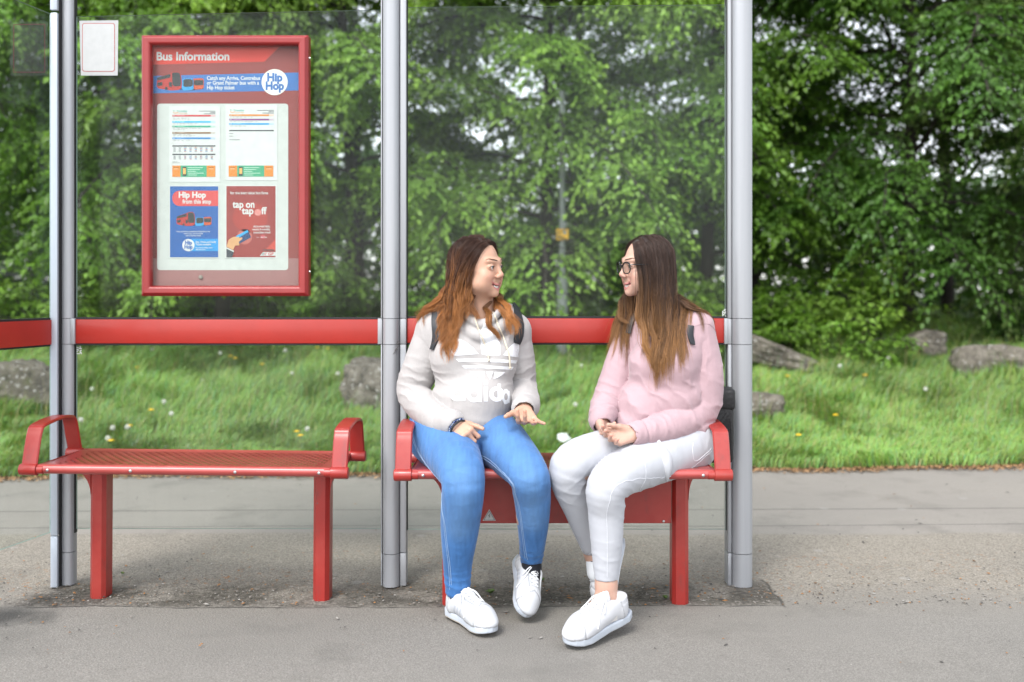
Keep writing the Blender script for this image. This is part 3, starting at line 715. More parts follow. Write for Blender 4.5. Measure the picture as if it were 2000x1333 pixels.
RED = (.32, .020, .015)
M_RED = mat_paint('red_paint', RED, .38, .3, .3)
M_RAIL = mat_paint('red_rail_paint', (.37, .020, .012), .42, .15, .06)
def mat_alu(name, c, streak=.2):
    m, N, b = newmat(name); v = worldco(N)
    base = ramp(N, noise(N, 40, 3, .5, mapping(N, v, (1, 1, .02))), [(.3, tuple(x * .93 for x in c)), (.7, tuple(x * 1.05 for x in c))])
    sc_ = ramp(N, noise(N, 60, 4, .7, mapping(N, v, (1.0, 1, .45), (0, .5, 0))), [(.67, (0, 0, 0)), (.72, (1, 1, 1))])
    z = N.n('ShaderNodeSeparateXYZ'); N.l(v, z.inputs[0]); lo = ramp(N, z.outputs[2], [(.0, (1, 1, 1)), (.35, (.12, .12, .12))])
    base = mixc(N, mixc(N, 1, mixc(N, 1, sc_, lo, 'MULTIPLY'), (.6, .6, .6), 'MULTIPLY'), base, (.10, .085, .075))
    N.l(base, b.inputs['Base Color']); b.inputs['Roughness'].default_value = .38; b.inputs['Metallic'].default_value = .25
    bump(N, noise(N, 80, 2, .5, mapping(N, v, (1, 1, .02))), .12, .001, b)
    return m
M_ALU = mat_alu('grey_aluminium', (.35, .36, .38)); M_ALUB = mat_alu('pale_aluminium', (.50, .55, .62))
M_BLK = simple('black_rubber', (.012, .012, .013), .6, .1)
M_STEEL = simple('screw_steel', (.5, .5, .5), .3, .1, metal=.9)
def mat_glass():
    m = bpy.data.materials.new('dusty_glass'); m.use_nodes = True; N = NT(m); t = m.node_tree; t.nodes.remove(t.nodes['Principled BSDF'])
    tr = N.n('ShaderNodeBsdfTransparent'); tr.inputs[0].default_value = (.945, .965, .955, 1)
    gl = N.n('ShaderNodeBsdfGlossy'); gl.inputs['Roughness'].default_value = .02; gl.inputs[0].default_value = (.95, 1, .98, 1)
    df = N.n('ShaderNodeBsdfDiffuse'); df.inputs[0].default_value = (.55, .57, .54, 1)
    g = N.n('ShaderNodeNewGeometry'); dp = N.n('ShaderNodeVectorMath', operation='DOT_PRODUCT'); N.l(g.outputs['Normal'], dp.inputs[0]); N.l(g.outputs['Incoming'], dp.inputs[1])
    def mth(op, a, c=None):
        n = N.n('ShaderNodeMath', operation=op)
        for i, q in enumerate((a, c)):
            if q is None: continue
            if isinstance(q, (int, float)): n.inputs[i].default_value = q
            else: N.l(q, n.inputs[i])
        return n.outputs[0]
    fr = mth('ADD', mth('MULTIPLY', mth('POWER', mth('SUBTRACT', 1.0, mth('ABSOLUTE', dp.outputs['Value'])), 5.0), .9), .0055)
    s1 = N.n('ShaderNodeMixShader'); N.l(fr, s1.inputs[0]); N.l(tr.outputs[0], s1.inputs[1]); N.l(gl.outputs[0], s1.inputs[2])
    v = worldco(N)
    # dust film with runs and fine specks
    film = ramp(N, noise(N, 1.6, 5, .62, mapping(N, v, (1, 1, .55))), [(.36, (.001, .001, .001)), (.62, (.012, .012, .012)), (.80, (.028, .028, .028))])
    runs = ramp(N, noise(N, 30, 3, .6, mapping(N, v, (1, 1, .03))), [(.55, (0, 0, 0)), (.8, (.016, .016, .016))])
    speck = ramp(N, noise(N, 240, 2, .6, v), [(.715, (0, 0, 0)), (.74, (.16, .16, .16))])
    mx = N.n('ShaderNodeMix', data_type='RGBA', blend_type='ADD'); mx.inputs[0].default_value = 1; mx0 = N.n('ShaderNodeMix', data_type='RGBA', blend_type='ADD'); mx0.inputs[0].default_value = 1; N.l(film, mx0.inputs[6]); N.l(runs, mx0.inputs[7]); N.l(mx0.outputs[2], mx.inputs[6]); N.l(speck, mx.inputs[7])
    s2 = N.n('ShaderNodeMixShader'); N.l(mx.outputs[2], s2.inputs[0]); N.l(s1.outputs[0], s2.inputs[1]); N.l(df.outputs[0], s2.inputs[2])
    N.l(s2.outputs[0], t.nodes['Material Output'].inputs[0]); return m
M_GLASS = mat_glass()
M_GEDGE = simple('glass_edge', (.30, .40, .37), .2, .05)
DG = 3.89
def zy(py, d=DG): return CH - (py - HZ) * d / FPX
def xx(px, d=DG): return (px - 1000) * d / FPX

if on('shelter'):
    SH = empty('bus_shelter', (xx(770), DG, 0)); S0 = (xx(770), DG, 0)
    tag(SH, 'grey and red bus shelter with glass panels, posts and a red waist rail', 'bus shelter')
    def part(b, name, m, smooth=True, parent=None): return b.build(name, m, parent or SH, smooth, None, Matrix.Translation([-c for c in S0]))
    def post_prof(w, d, x0, f0=.012, bk=.045):
        """D shaped post section seen from above: rounded front with flat glazing lips"""
        pr = []; n = 18
        for i in range(n + 1):
            a = math.pi * (1 + i / n); pr.append((x0 + w / 2 * math.copysign(abs(math.cos(a)) ** .75, math.cos(a)), DG - f0 + d * math.copysign(abs(math.sin(a)) ** .8, math.sin(a))))
        return pr + [(x0 + w / 2, DG + bk), (x0 - w / 2, DG + bk)]
    def post(cx, w, lipl, lipr, ztop, d=.047, f0=.012, bk=.045):
        b = MB(); zs = [(0, zy(1076) - .0012), (zy(1076) + .0012, zy(672) - .001), (zy(672) + .001, zy(622) - .001), (zy(622) + .001, ztop)]
        for z0, z1 in zs:
            b.prism([(x, y, z0) for x, y in post_prof(w, d, cx, f0, bk)], (0, 0, z1 - z0))
            for sgn, lw in ((-1, lipl), (1, lipr)):
                if lw: b.box((min(cx + sgn * (w / 2 + .0008), cx + sgn * (w / 2 + lw)), DG - .034, z0), (max(cx + sgn * (w / 2 + .0008), cx + sgn * (w / 2 + lw)), DG + .034, z1), .002)
        b.mi = 1; b.box((cx - w / 2 + .004, DG - f0 - d * .5, .01), (cx + w / 2 - .004, DG + bk - .004, ztop - .02))
        for sgn, lw in ((-1, lipl), (1, lipr)):
            if lw: b.box((cx + sgn * (w / 2 + lw + .0015) - .0015, DG - .010, zy(1035)), (cx + sgn * (w / 2 + lw + .0015) + .0015, DG + .008, ztop))
        p_ = part(b, 'post', [M_ALU, M_BLK], R(30) * 57.3)
        return p_
    ZT = 2.62
    post(-1.7305, .050, .0, .0, ZT, .025, .005, .012); post(xx(766), .068, .006, .024, ZT); post(xx(1446), .082, .014, .0, ZT)
    # the corner post's narrow pale outer face towards the side panel, with a dark joint
    b = MB(); xa_, xb_ = xx(98, 3.832), xx(111.5, 3.832); b.box((xa_, 3.832, 0), (xb_, 3.850, zy(1041)), .003); b.box((xa_, 3.832, zy(1041) + .002), (xb_, 3.850, zy(33)), .003); b.box((xa_ - .0006, 3.830, zy(28)), (xb_, 3.850, ZT), .003)
    part(b, 'corner_face', M_ALUB)
    b = MB(); b.box((xb_ + .0005, 3.846, .0), (xb_ + .0035, 3.885, ZT)); part(b, 'corner_gasket', M_BLK)
    b = MB(); b.box((xx(149) - .003, DG - .012, zy(1040)), (xx(149), DG + .010, ZT)); part(b, 'glazing_gasket', M_BLK)
    # waist rails
    def rail(x0, x1, y0, y1, yp=DG):
        b = MB(); b.box((x0, yp - .022, zy(y1)), (x1, yp + .022, zy(y0)), .004)
        b.mi = 1; b.box((x0, yp - .016, zy(y0) + .0005), (x1, yp + .016, zy(y0) + .008)); b.box((x0, yp - .016, zy(y1) - .007), (x1, yp + .016, zy(y1) - .0005))
        return part(b, 'rail', [M_RAIL, M_BLK])
    rail(xx(149), xx(745), 624, 671); rail(xx(796), xx(1415), 622, 670)
    for px in (148, 744, 791, 1416):     # grey rail end sleeves
        b = MB(); b.box((xx(px - 2.4) - .004, DG - .030, zy(672)), (xx(px + 2.4) + .004, DG + .030, zy(622)), .002)
        part(b, 'rail_sleeve', M_ALU)
    # glass
    def pane(name, pts, th=.010, nrm=(0, 1, 0)):
        n_ = Vector(nrm); b = MB(); a = [Vector([float(c) for c in p]) - n_ * th / 2 for p in pts]
        bm = b.bm; va = [bm.verts.new(p) for p in a]; vb = [bm.verts.new(p + n_ * th) for p in a]; k = len(a)
        f = bm.faces.new(va); f.material_index = 0; f = bm.faces.new(vb[::-1]); f.material_index = 0
        for i in range(k):
            f = bm.faces.new([va[i], va[(i + 1) % k], vb[(i + 1) % k], vb[i]]); f.material_index = 1
        return part(b, name, [M_GLASS, M_GEDGE], False)
    def gl(x0, x1, ya, yb, yc):
        pane('glass_panel', [(x0, DG, zy(yc)), (x1, DG, zy(yc)), (x1, DG, zy(yb)), (x0, DG, zy(ya))])
    gl(xx(150), xx(745), 33, 20, 622); gl(xx(796), xx(1417), 15, 10, 620)
    gl(xx(150), xx(745), 673, 673, 1033); gl(xx(796), xx(1417), 673, 673, 1034)
    # side panel, turned towards the road
    c0 = np.array([xx(99, 3.86), 3.86]); dirv = np.array([-.22, -.975]); dirv /= np.linalg.norm(dirv); c1 = c0 + dirv * .62
    nr = (dirv[1], -dirv[0], 0)
    for ya, yb in ((32, 622), (676, 1036)):
        pane('side_glass', [(c0[0], c0[1], zy(yb)), (c1[0], c1[1], zy(yb)), (c1[0], c1[1], zy(ya)), (c0[0], c0[1], zy(ya))], .010, nr)
    b = MB(); nv = np.array([nr[0], nr[1]]) * .022
    for (z0, z1, mi) in ((zy(671.5), zy(624.5), 0), (zy(624.5) + .0005, zy(624.5) + .008, 1), (zy(671.5) - .007, zy(671.5) - .0005, 1)):
        b.mi = mi; k = 1.0 if mi == 0 else .7
        b.prism([(c0[0] + nv[0] * k, c0[1] + nv[1] * k, z0), (c1[0] + nv[0] * k, c1[1] + nv[1] * k, z0), (c1[0] - nv[0] * k, c1[1] - nv[1] * k, z0), (c0[0] - nv[0] * k, c0[1] - nv[1] * k, z0)], (0, 0, z1 - z0))
    part(b, 'rail', [M_RAIL, M_BLK], False)
    b = MB(); b.box((c1[0] - .035, c1[1] - .07, 0), (c1[0] + .03, c1[1], ZT), .01); part(b, 'end_post', M_ALU)
    b = MB(); b.box((xx(98), DG - .04, ZT - .09), (xx(1471), DG + .05, ZT), .005); part(b, 'roof_beam', M_ALU)
    # frosted etched marks at the glass corners
    rs = np.random.default_rng(4)
    for (px, py) in ((151, 676), (1410, 604)):
        b = MB()
        for i in range(5):
            for j in range(8):
                if rs.random() < .55: b.box((xx(px + i * 2), DG - .0062, zy(py + j * 2 + 2)), (xx(px + i * 2 + 1.8), DG - .0056, zy(py + j * 2)))
        part(b, 'glass_etching', simple('etched_white', (.62, .64, .63), .8, 0), False)
    # scribble scratched in the middle post
    b = MB(); f = lambda pts: b.tube([(xx(a, DG - .055), DG - .0575, zy(c, DG - .055)) for a, c in pts], .0011, 4)
    f([(762, 701), (768, 692), (771, 688), (774, 683), (779, 676)]); f([(775, 668), (779, 666), (781, 670), (777, 674), (774, 672), (778, 668)]); f([(771, 685), (774, 681), (777, 684)])
    part(b, 'scratches', simple('scratch_dark', (.08, .07, .065), .8, 0), False)

# ---- benches
def mat_perf():
    """red sheet with rows of punched slots, real openings"""
    m, N, b = newmat('perforated_red'); v = objco(N); sep = N.n('ShaderNodeSeparateXYZ'); N.l(v, sep.inputs[0])
    def mth(op, a, c=None):
        n = N.n('ShaderNodeMath', operation=op)
        for i, q in enumerate((a, c)):
            if q is None: continue
            if isinstance(q, (int, float)): n.inputs[i].default_value = q
            else: N.l(q, n.inputs[i])
        return n.outputs[0]
    row = mth('DIVIDE', sep.outputs[1], .021); ri = mth('FLOOR', row); fy = mth('ABSOLUTE', mth('SUBTRACT', mth('SUBTRACT', row, ri), .5))
    cx = mth('ADD', mth('DIVIDE', sep.outputs[0], .032), mth('MULTIPLY', mth('MODULO', mth('ADD', ri, 100), 2), .5)); fx = mth('ABSOLUTE', mth('SUBTRACT', mth('SUBTRACT', cx, mth('FLOOR', cx)), .5))
    hole = mth('MULTIPLY', mth('LESS_THAN', fx, .31), mth('LESS_THAN', fy, .25))
    inx = mth('LESS_THAN', mth('ABSOLUTE', sep.outputs[0]), .475); iny = mth('MULTIPLY', mth('GREATER_THAN', sep.outputs[1], -.13), mth('LESS_THAN', sep.outputs[1], .155))
    hole = mth('MULTIPLY', hole, mth('MULTIPLY', inx, iny))
    N.l(ramp(N, noise(N, 8, 4, .6, v), [(.3, (.34, .045, .040)), (.7, (.42, .068, .060))]), b.inputs['Base Color']); b.inputs['Roughness'].default_value = .34; b.inputs['Coat Weight'].default_value = .5; b.inputs['Coat Roughness'].default_value = .3  # paler red than the frame: sky sheen put into the seat colour
    tr = N.n('ShaderNodeBsdfTransparent'); s = N.n('ShaderNodeMixShader'); N.l(hole, s.inputs[0]); N.l(b.outputs[0], s.inputs[1]); N.l(tr.outputs[0], s.inputs[2])
    N.l(s.outputs[0], m.node_tree.nodes['Material Output'].inputs[0]); return m
BZ = .528
def bench():
    o = empty('bench')
    W2 = .5215                       # half length of the seat sheet
    b = MB(); yf, yb = -.17, .195
    prof = [(yf + .012, -.034), (yf + .002, -.030), (yf - .006, -.018), (yf - .002, -.005), (yf + .012, 0), (yf + .05, -.003), (0, -.006), (yb - .03, -.003), (yb, 0), (yb + .010, -.006), (yb + .012, -.018), (yb + .004, -.028)]
    prof = [tuple(q) for q in smooth_path([(0, a, c) for a, c in prof], 3)]
    rows = [[b.bm.verts.new((x, q[1], BZ + q[2])) for q in prof] for x in (-W2, -W2 + .01, 0, W2 - .01, W2)]
    for r0, r1 in zip(rows, rows[1:]):
        for j in range(len(prof) - 1): b.bm.faces.new([r0[j], r0[j + 1], r1[j + 1], r1[j]])
    s = b.build('seat', mat_perf(), o, True)
    md = s.modifiers.new('sheet', 'SOLIDIFY'); md.thickness = .003; md.offset = -1
    # end plates close the seat at both ends
    for sx in (-1, 1):
        b = MB(); b.box((sx * (W2 + .003) - .002, yf + .004, BZ - .032), (sx * (W2 + .003) + .002, yb, BZ - .003), .001); b.build('end_plate', M_RED, o)
        # armrest: bent flat bar between two short tubes
        xa = sx * (W2 + .028)
        a = MB(); fr = yf + .006; bk = yb - .012
        path = smooth_path([(xa, fr, BZ - .010), (xa, fr + .020, BZ + .060), (xa, fr + .038, BZ + .108), (xa, fr + .062, BZ + .128), (xa, 0.02, BZ + .140), (xa, bk - .075, BZ + .134), (xa, bk - .045, BZ + .115), (xa, bk - .022, BZ + .055), (xa, bk, BZ - .006)], 6)
        a.strap(path, .056, .012, (1, 0, 0)); ar = a.build('armrest', M_RED, o, True)
        for yy, zz in ((fr, BZ - .018), (bk, BZ - .016)):
            t = MB(); t.tube([(xa - sx * .052, yy, zz), (xa - sx * .030, yy, zz)], .0155, 18); t.tube([(xa - sx * .0300, yy, zz), (xa - sx * .0285, yy, zz), (xa + sx * .028, yy, zz), (xa + sx * .031, yy, zz), (xa + sx * .033, yy, zz)], [.019, .0208, .0208, .0195, .013], 20)
            t.build('tube_clamp', M_RED, ar, True)
        # legs: folded channel, bracket
        xl = .44 if sx > 0 else -.40; l = MB(); LO = .075
        pr = [(-.030, -.018), (-.016, -.034), (.018, -.034), (.030, -.020), (.030, .036), (-.030, .036)]
        if sx > 0: pr = [(-x, y) for x, y in pr][::-1]
        l.prism([(xl + x, y + LO, -.01) for x, y in pr], (0, 0, BZ - .034 + .01)); l.build('leg', M_RED, o)
        k = MB(); arc = [(xl + sx * .0305, LO - .02, BZ - .036), (xl + sx * (.130 if sx < 0 else .078), LO - .02, BZ - .036), (xl + sx * (.128 if sx < 0 else .076), LO - .02, BZ - .048)] + [(xl + sx * (.0305 + (.09 if sx < 0 else .042) * (1 - math.sin(t_))), LO - .02, BZ - .15 + .10 * math.cos(t_) ) for t_ in np.linspace(.25, math.pi / 2, 8)]
        k.prism(arc, (0, .03, 0)); k.build('bracket', M_RED, o, False)
    for x in (-.48, -.185, .48, .185):
        q = MB(); q.ball((x, yf - .0055, BZ - .018), (.0058, .003, .0058), 10); q.build('screw', M_STEEL, o, True)
    return o
if on('bench'):
    b0 = bench()
    b0.location = (xx(1100, 3.41), 3.585, 0); tag(b0, 'red metal bench the two women are sitting on, with a red panel under the seat', 'bench')
    b1 = copy_tree(b0); b1.location = (xx(357, 3.48), 3.658, 0.0); b1.rotation_euler = (R(0), R(.35), R(-1.6)); tag(b1, 'empty red perforated bench under the bus information case', 'bench')
    # electrical box panel under the occupied bench
    b = MB(); b.box((-.365, .030, BZ - .230), (.404, .105, BZ - .037), .003); pn = b.build('under_panel', M_RED, b0)
    for x in (-.30, .09, .375):
        q = MB(); q.ball((x, .0285, BZ - .222), (.005, .003, .005), 8); q.build('bolt', M_STEEL, pn, True)
    # warning triangle sticker with a flash
    b = MB(); cx, cz, s_ = -.258, BZ - .206, .024
    tri = lambda k, y: [(cx - s_ * k, y, cz - s_ * .58 * k), (cx + s_ * k, y, cz - s_ * .58 * k), (cx, y, cz + s_ * 1.15 * k)]
    b.mi = 0; b.poly(tri(1, 0.0290)); b.mi = 1; b.poly(tri(.86, 0.0286)); b.mi = 0; b.poly(tri(.74, 0.0282))
    b.mi = 1; fl = [(.0, .6), (-.2, .12), (.02, .16), (-.12, -.38), (.22, .28), (-.0, .24), (.12, .6)]
    b.poly([(cx + x * s_ * .8, 0.0278, cz + z * s_ * .8) for x, z in fl][::-1])
    b.build('warning_sticker', [simple('sticker_silver', (.45, .45, .43), .5, .05), simple('sticker_black', (.06, .06, .06), .6, 0)], pn, False)

# ---- notice case, its posters, and the plain notice
_tm = {}
def flat(c, rough=.55):
    k = (tuple(round(x, 3) for x in c), rough)
    if k not in _tm: _tm[k] = simple('print_%02d' % len(_tm), c, rough, .05, 30)
    return _tm[k]
def text_polys(s, size, bold=.0, align='LEFT', spacing=1.0):
    cu = bpy.data.curves.new('lettering', 'FONT'); cu.body = s; cu.size = size; cu.offset = bold; cu.align_x = align; cu.space_character = spacing; cu.resolution_u = 4
    o = bpy.data.objects.new('lettering', cu); col.objects.link(o); dg = bpy.context.evaluated_depsgraph_get(); dg.update()
    me = bpy.data.meshes.new_from_object(o.evaluated_get(dg)); V = [v.co.copy() for v in me.vertices]; F = [list(p.vertices) for p in me.polygons]
    bpy.data.objects.remove(o); bpy.data.curves.remove(cu); bpy.data.meshes.remove(me); return V, F
class Sheet:
    """flat printed sheet in photo pixels of the case (x right, y down), layers lifted a hair above one another"""
    def __init__(s, y0, d): s.b = MB(); s.y = y0; s.d = d; s.mats = []; s.k = 0
    def w(s, px, py, k): return (xx(px, s.d), s.y - k * .00035, zy(py, s.d))
    def m(s, c):
        mt = flat(c)
        if mt not in s.mats: s.mats.append(mt)
        s.b.mi = s.mats.index(mt)
    def poly(s, pts, c, k):
        s.m(c); s.b.poly([s.w(x, y, k) for x, y in pts]); return s
    def rect(s, x0, y0, x1, y1, c, k): return s.poly([(x0, y0), (x0, y1), (x1, y1), (x1, y0)], c, k)
    def round(s, x0, y0, x1, y1, r, c, k, sides='all'):
        pts = []
        for cx, cy_, a0 in ((x1 - r, y0 + r, -90), (x1 - r, y1 - r, 0), (x0 + r, y1 - r, 90), (x0 + r, y0 + r, 180)):
            if sides == 'left' and cx > (x0 + x1) / 2: pts.append((x1, y0 if a0 == -90 else y1)); continue
            pts += [(cx + r * math.cos(R(a0 + t)), cy_ + r * math.sin(R(a0 + t))) for t in range(0, 91, 15)]
        return s.poly(pts[::-1], c, k)
    def disc(s, cx, cy_, r, c, k): return s.poly([(cx + r * math.cos(-a), cy_ + r * math.sin(-a)) for a in np.linspace(0, 6.283, 33)[:-1]], c, k)
    def text(s, t, x, y, size, c, k, bold=.0, align='LEFT', sp=1.0, sq=1.0, width=None):
        V, F = text_polys(t, size, bold * size, align, sp); s.m(c)
        if width:
            w_ = max(v.x for v in V) - min(v.x for v in V); sq = width / w_
        vs_ = [s.b.bm.verts.new(s.w(x + v.x * sq, y - v.y, k)) for v in V]
        for f in F:
            try: q = s.b.bm.faces.new([vs_[i] for i in f]); q.material_index = s.b.mi
            except ValueError: pass
        return s
    def bus(s, x, y, sc, k, two=True):
        """double decker, small blue bus, single decker seen three quarter on"""
        Rd, Dk, Bl, Or = (.42, .035, .03), (.03, .032, .036), (.03, .30, .62), (.50, .08, .03)
        f = lambda pts, c, kk: s.poly([(x + a * sc, y + b_ * sc) for a, b_ in pts], c, kk)
        f([(46, 34), (46, 37), (70, 39), (94, 36), (94, 33)], (.02, .03, .06), k)
        f([(1, 13), (0, 31), (4, 35), (30, 39), (44, 38), (50, 34), (51, 24), (49, 6), (45, 1), (34, 1), (30, 3)], Rd, k + 1)
        f([(1, 13), (1, 19), (28, 13), (28, 5)], Dk, k + 2); f([(31, 4), (32, 28), (37, 31), (48, 30), (49.5, 23), (47.5, 5), (44, 2.5), (34, 2.5)], Dk, k + 2)
        f([(2, 23), (2, 30), (12, 29), (12, 22)], Dk, k + 2); f([(25, 22), (25, 31), (31, 32), (31, 22)], Dk, k + 2); f([(17, 33), (17, 37), (22, 38), (23, 34), (20, 31)], Dk, k + 2)
        f([(52, 17), (51, 36), (55, 39), (71, 38), (75, 35), (75, 18), (70, 15), (57, 15)], Bl, k + 1); f([(54, 18), (54, 30), (58, 32), (70, 31), (73, 28), (73, 18), (68, 16), (58, 16)], Dk, k + 2)
        f([(74, 15), (74, 34), (78, 37), (91, 36), (95, 33), (95, 16), (90, 14)], Or, k + 1); f([(76, 18), (75.5, 27), (80, 29), (94, 28), (94, 18)], Dk, k + 2)
        return s
    def build(s, name, parent, off):
        bm = s.b.bm; me = bpy.data.meshes.new(name)
        for f in bm.faces:
            f.normal_update()
            if f.normal.y > 0: f.normal_flip()
        bmesh.ops.translate(bm, vec=-Vector(off), verts=bm.verts[:]); bm.to_mesh(me); bm.free()
        return link(name, me, parent, s.mats)
WHITE = (.60, .61, .60); CREAM = (.53, .55, .525); BLUE = (.045, .15, .42); LRED = (.62, .045, .03); DRED = (.30, .028, .026); DBLUE = (.02, .10, .34)
if on('case'):
    D0 = 3.83; x0, x1, z0, z1 = xx(276, D0), xx(602.5, D0), zy(579, D0), zy(69, D0); C0 = ((x0 + x1) / 2, D0, z0)
    NC = empty('notice_case', C0); tag(NC, 'red framed bus information case with timetables and posters, fixed to the left glass', 'notice case')
    Tm = Matrix.Translation([-c for c in C0])
    b = MB(); fw = .041; yf, ybk = D0 - .012, D0 + .044
    ins = lambda q: [(x0 + q, z0 + q), (x1 - q, z0 + q), (x1 - q, z1 - q), (x0 + q, z1 - q)]
    rings = [(0, ybk), (0, yf + .014), (.012, yf), (fw - .010, yf + .001), (fw - .004, yf + .006), (fw, yf + .026)]
    vr = [[b.bm.verts.new((x, y, z)) for x, z in ins(q)] for q, y in rings]
    for a, c in zip(vr, vr[1:]):
        for j in range(4): b.bm.faces.new([a[j], a[(j + 1) % 4], c[(j + 1) % 4], c[j]])
    fr = b.build('frame', mat_paint('case_red', (.27, .013, .013), .4, .2, .1), NC, False, None, Tm)
    md = fr.modifiers.new('soft', 'BEVEL'); md.width = .0025; md.segments = 2; md.limit_method = 'ANGLE'
    for px, py in ((601, 113), (601, 531)):
        q = MB(); q.tube([(x1 + .001, D0 + .01, zy(py, D0)), (x1 + .006, D0 + .01, zy(py, D0))], .005, 10); q.build('lock', M_STEEL, NC, True, None, Tm)
    MB().box((x0 + .003, ybk - .003, z0 + .003), (x1 - .003, ybk + .001, z1 - .003)).build('back_plate', M_BLK, NC, False, None, Tm)
    YS = D0 + .030
    s = Sheet(YS, YS); L_, R_, T_, B_ = 285, 590, 76, 570
    s.rect(L_, T_, R_, B_, (.24, .040, .036), 0)
    s.rect(L_, 505, R_, B_, (.30, .14, .135), 1)
    s.poly([(L_, T_), (L_, 127), (516, 121), (554, 84), (556, T_)], LRED, 1)
    s.text('Bus Information', 305, 118, 22.5, WHITE, 2, .028, width=142)
    s.poly([(L_, 149), (L_, 183), (R_, 177), (R_, 142)], BLUE, 1)
    s.bus(306, 139.5, .97, 2)
    for i, t in enumerate(('Catch any Arriva, Centrebus', 'or Grant Palmer bus with a', 'Hip Hop ticket')): s.text(t, 404, 157.5 + i * 9.2 - 1, 10.4, WHITE, 2, .022, width=(104, 102, 54)[i])
    s.disc(536.5, 161, 25.5, (.74, .73, .68), 3)
    s.text('Hip', 536.5, 159, 22, BLUE, 4, .05, 'CENTER', width=30); s.text('Hop', 536.5, 175.5, 22, BLUE, 4, .05, 'CENTER', width=36)
    s.round(307, 203, 563, 528, 6, CREAM, 2)
    s.build('back_board', NC, C0)
    # timetable sheets
    def bars(s, X0, X1, rows, tiny):
        for y, c in rows:
            s.rect(X0, y, X1 - 9, y + 3.4, c, 5); s.rect(X1 - 8.6, y, X1, y + 3.4, tuple(min(1, .4 + .5 * q) for q in c), 5); s.rect(X0 + 2, y + 1.1, X0 + 5, y + 2.2, WHITE, 6); s.rect(X0 + 8, y + 1.2, X0 + 24, y + 2.0, tuple(min(1, q + .3) for q in c), 6)
        rs = np.random.default_rng(int(X0))
        for y in tiny:
            xq = X0 + 2
            while xq < X0 + (X1 - X0) * rs.uniform(.3, .9):
                ww = rs.uniform(2, 6); s.rect(xq, y, xq + ww, y + .8, (.25, .25, .26), 5); xq += ww + rs.uniform(1, 5)
    def banner(s, X0, X1, y0, y1):
        s.rect(X0, y0, X1, y1, (.05, .33, .18), 5); s.rect(X0, y0, X0 + (X1 - X0) * .19, y1, (.66, .22, .03), 6); s.rect(X1 - (X1 - X0) * .2, y0, X1, y1, (.66, .22, .03), 6)
        s.round(X0 + 20, y0 + 2.5, X0 + 27.5, y1 - 1.5, 1.2, (.04, .04, .045), 6); s.rect(X0 + 21, y0 + 5, X0 + 26.5, y1 - 5, (.70, .40, .12), 7)
        for k_ in range(5): s.rect(X0 + 30, y0 + 3.5 + k_ * 3.6, X0 + 30 + (30, 24, 16, 32, 18)[k_], y0 + 4.6 + k_ * 3.6, (.5, .66, .55), 6)
        s.rect(X0 + 2, y0 + 3, X0 + 13, y0 + 4.2, (.3, .1, .02), 7); s.rect(X1 - 14, y0 + 3, X1 - 3, y0 + 4.2, (.3, .1, .02), 7); s.rect(X0 + 3, y0 + 6, X0 + 12, y0 + 7, (.75, .5, .3), 7); s.rect(X1 - 13, y0 + 6, X1 - 4, y0 + 7, (.75, .5, .3), 7)
    def head(s, X0, X1, y):
        s.disc(X0 + 3, y, 1.2, (.1, .4, .3), 5); s.disc(X0 + 10, y, 1.2, (.1, .4, .3), 5)
        arc = [(X0 + 6.5 + 5.5 * math.cos(a), y + 1.5 + 4 * math.sin(a)) for a in np.linspace(.3, 2.84, 10)]; arc2 = [(X0 + 6.5 + 4.3 * math.cos(a), y + 1.2 + 3 * math.sin(a)) for a in np.linspace(2.84, .3, 10)]
        s.poly(arc + arc2, (.66, .3, .1), 5); s.text('traveline', X0 + 12, y + 2.5, 6, (.12, .42, .36), 5, .01, width=17); s.text('south east', X0 + 12, y + 6, 3.4, (.66, .3, .1), 5, 0, width=17)
        for k_, ww in enumerate((32, 10, 22)): s.rect(X1 - ww, y + .2 + k_ * 2.6, X1, y + 1.3 + k_ * 2.6, (.1, .1, .11), 5)
    s = Sheet(YS - .001, YS); s.rect(331, 208, 430, 356, WHITE, 3); head(s, 337, 421, 217)
    bars(s, 337, 421, [(225, (.55, .06, .07)), (237, (.05, .42, .72)), (246, (.04, .34, .22)), (258.5, (.26, .15, .08)), (269, (.04, .22, .52))], [231, 233, 242, 251, 253.5, 263, 265.5, 275])
    for y in (284.5, 301): s.rect(337, y, 421, y + 2.4, (.06, .06, .065), 5)
    for ci in range(8):
        for y in list(np.arange(288.5, 298, 1.9)) + list(np.arange(305, 311, 1.9)): s.rect(339 + ci * 10.4, y, 343.5 + ci * 10.4, y + 1.0, ((.3, .3, .32), (.5, .12, .1), (.12, .25, .5))[(ci + int(y)) % 3 if ci > 1 else 0], 5)
    for y, x_ in ((316, 346), (318, 352)): s.rect(337, y, x_, y + .8, (.3, .3, .3), 5)
    banner(s, 337, 421, 324, 346); s.build('timetable_sheet', NC, C0)['label'] = 'full timetable sheet with five coloured route bars'
    s = Sheet(YS - .001, YS); s.rect(441, 206, 542, 353, WHITE, 3); head(s, 448, 535, 215.5)
    bars(s, 448, 535, [(224, (.62, .22, .04)), (232.5, (.24, .06, .22)), (241, (.04, .32, .62))], [229, 237.5, 246.5]); s.rect(448, 254.5, 535, 256.8, (.05, .05, .055), 5)
    for y, x_ in ((261, 456), (266, 455), (273, 469)): s.rect(448, y, x_, y + 1.2, (.2, .2, .2), 5)
    banner(s, 447, 534, 324, 345.5); s.build('timetable_sheet', NC, C0)['label'] = 'mostly blank timetable sheet with three coloured route bars'
    # blue poster
    s = Sheet(YS - .001, YS); s.rect(331, 363, 428, 504.5, WHITE, 3); s.rect(332.5, 364.5, 426.5, 503, DBLUE, 4)
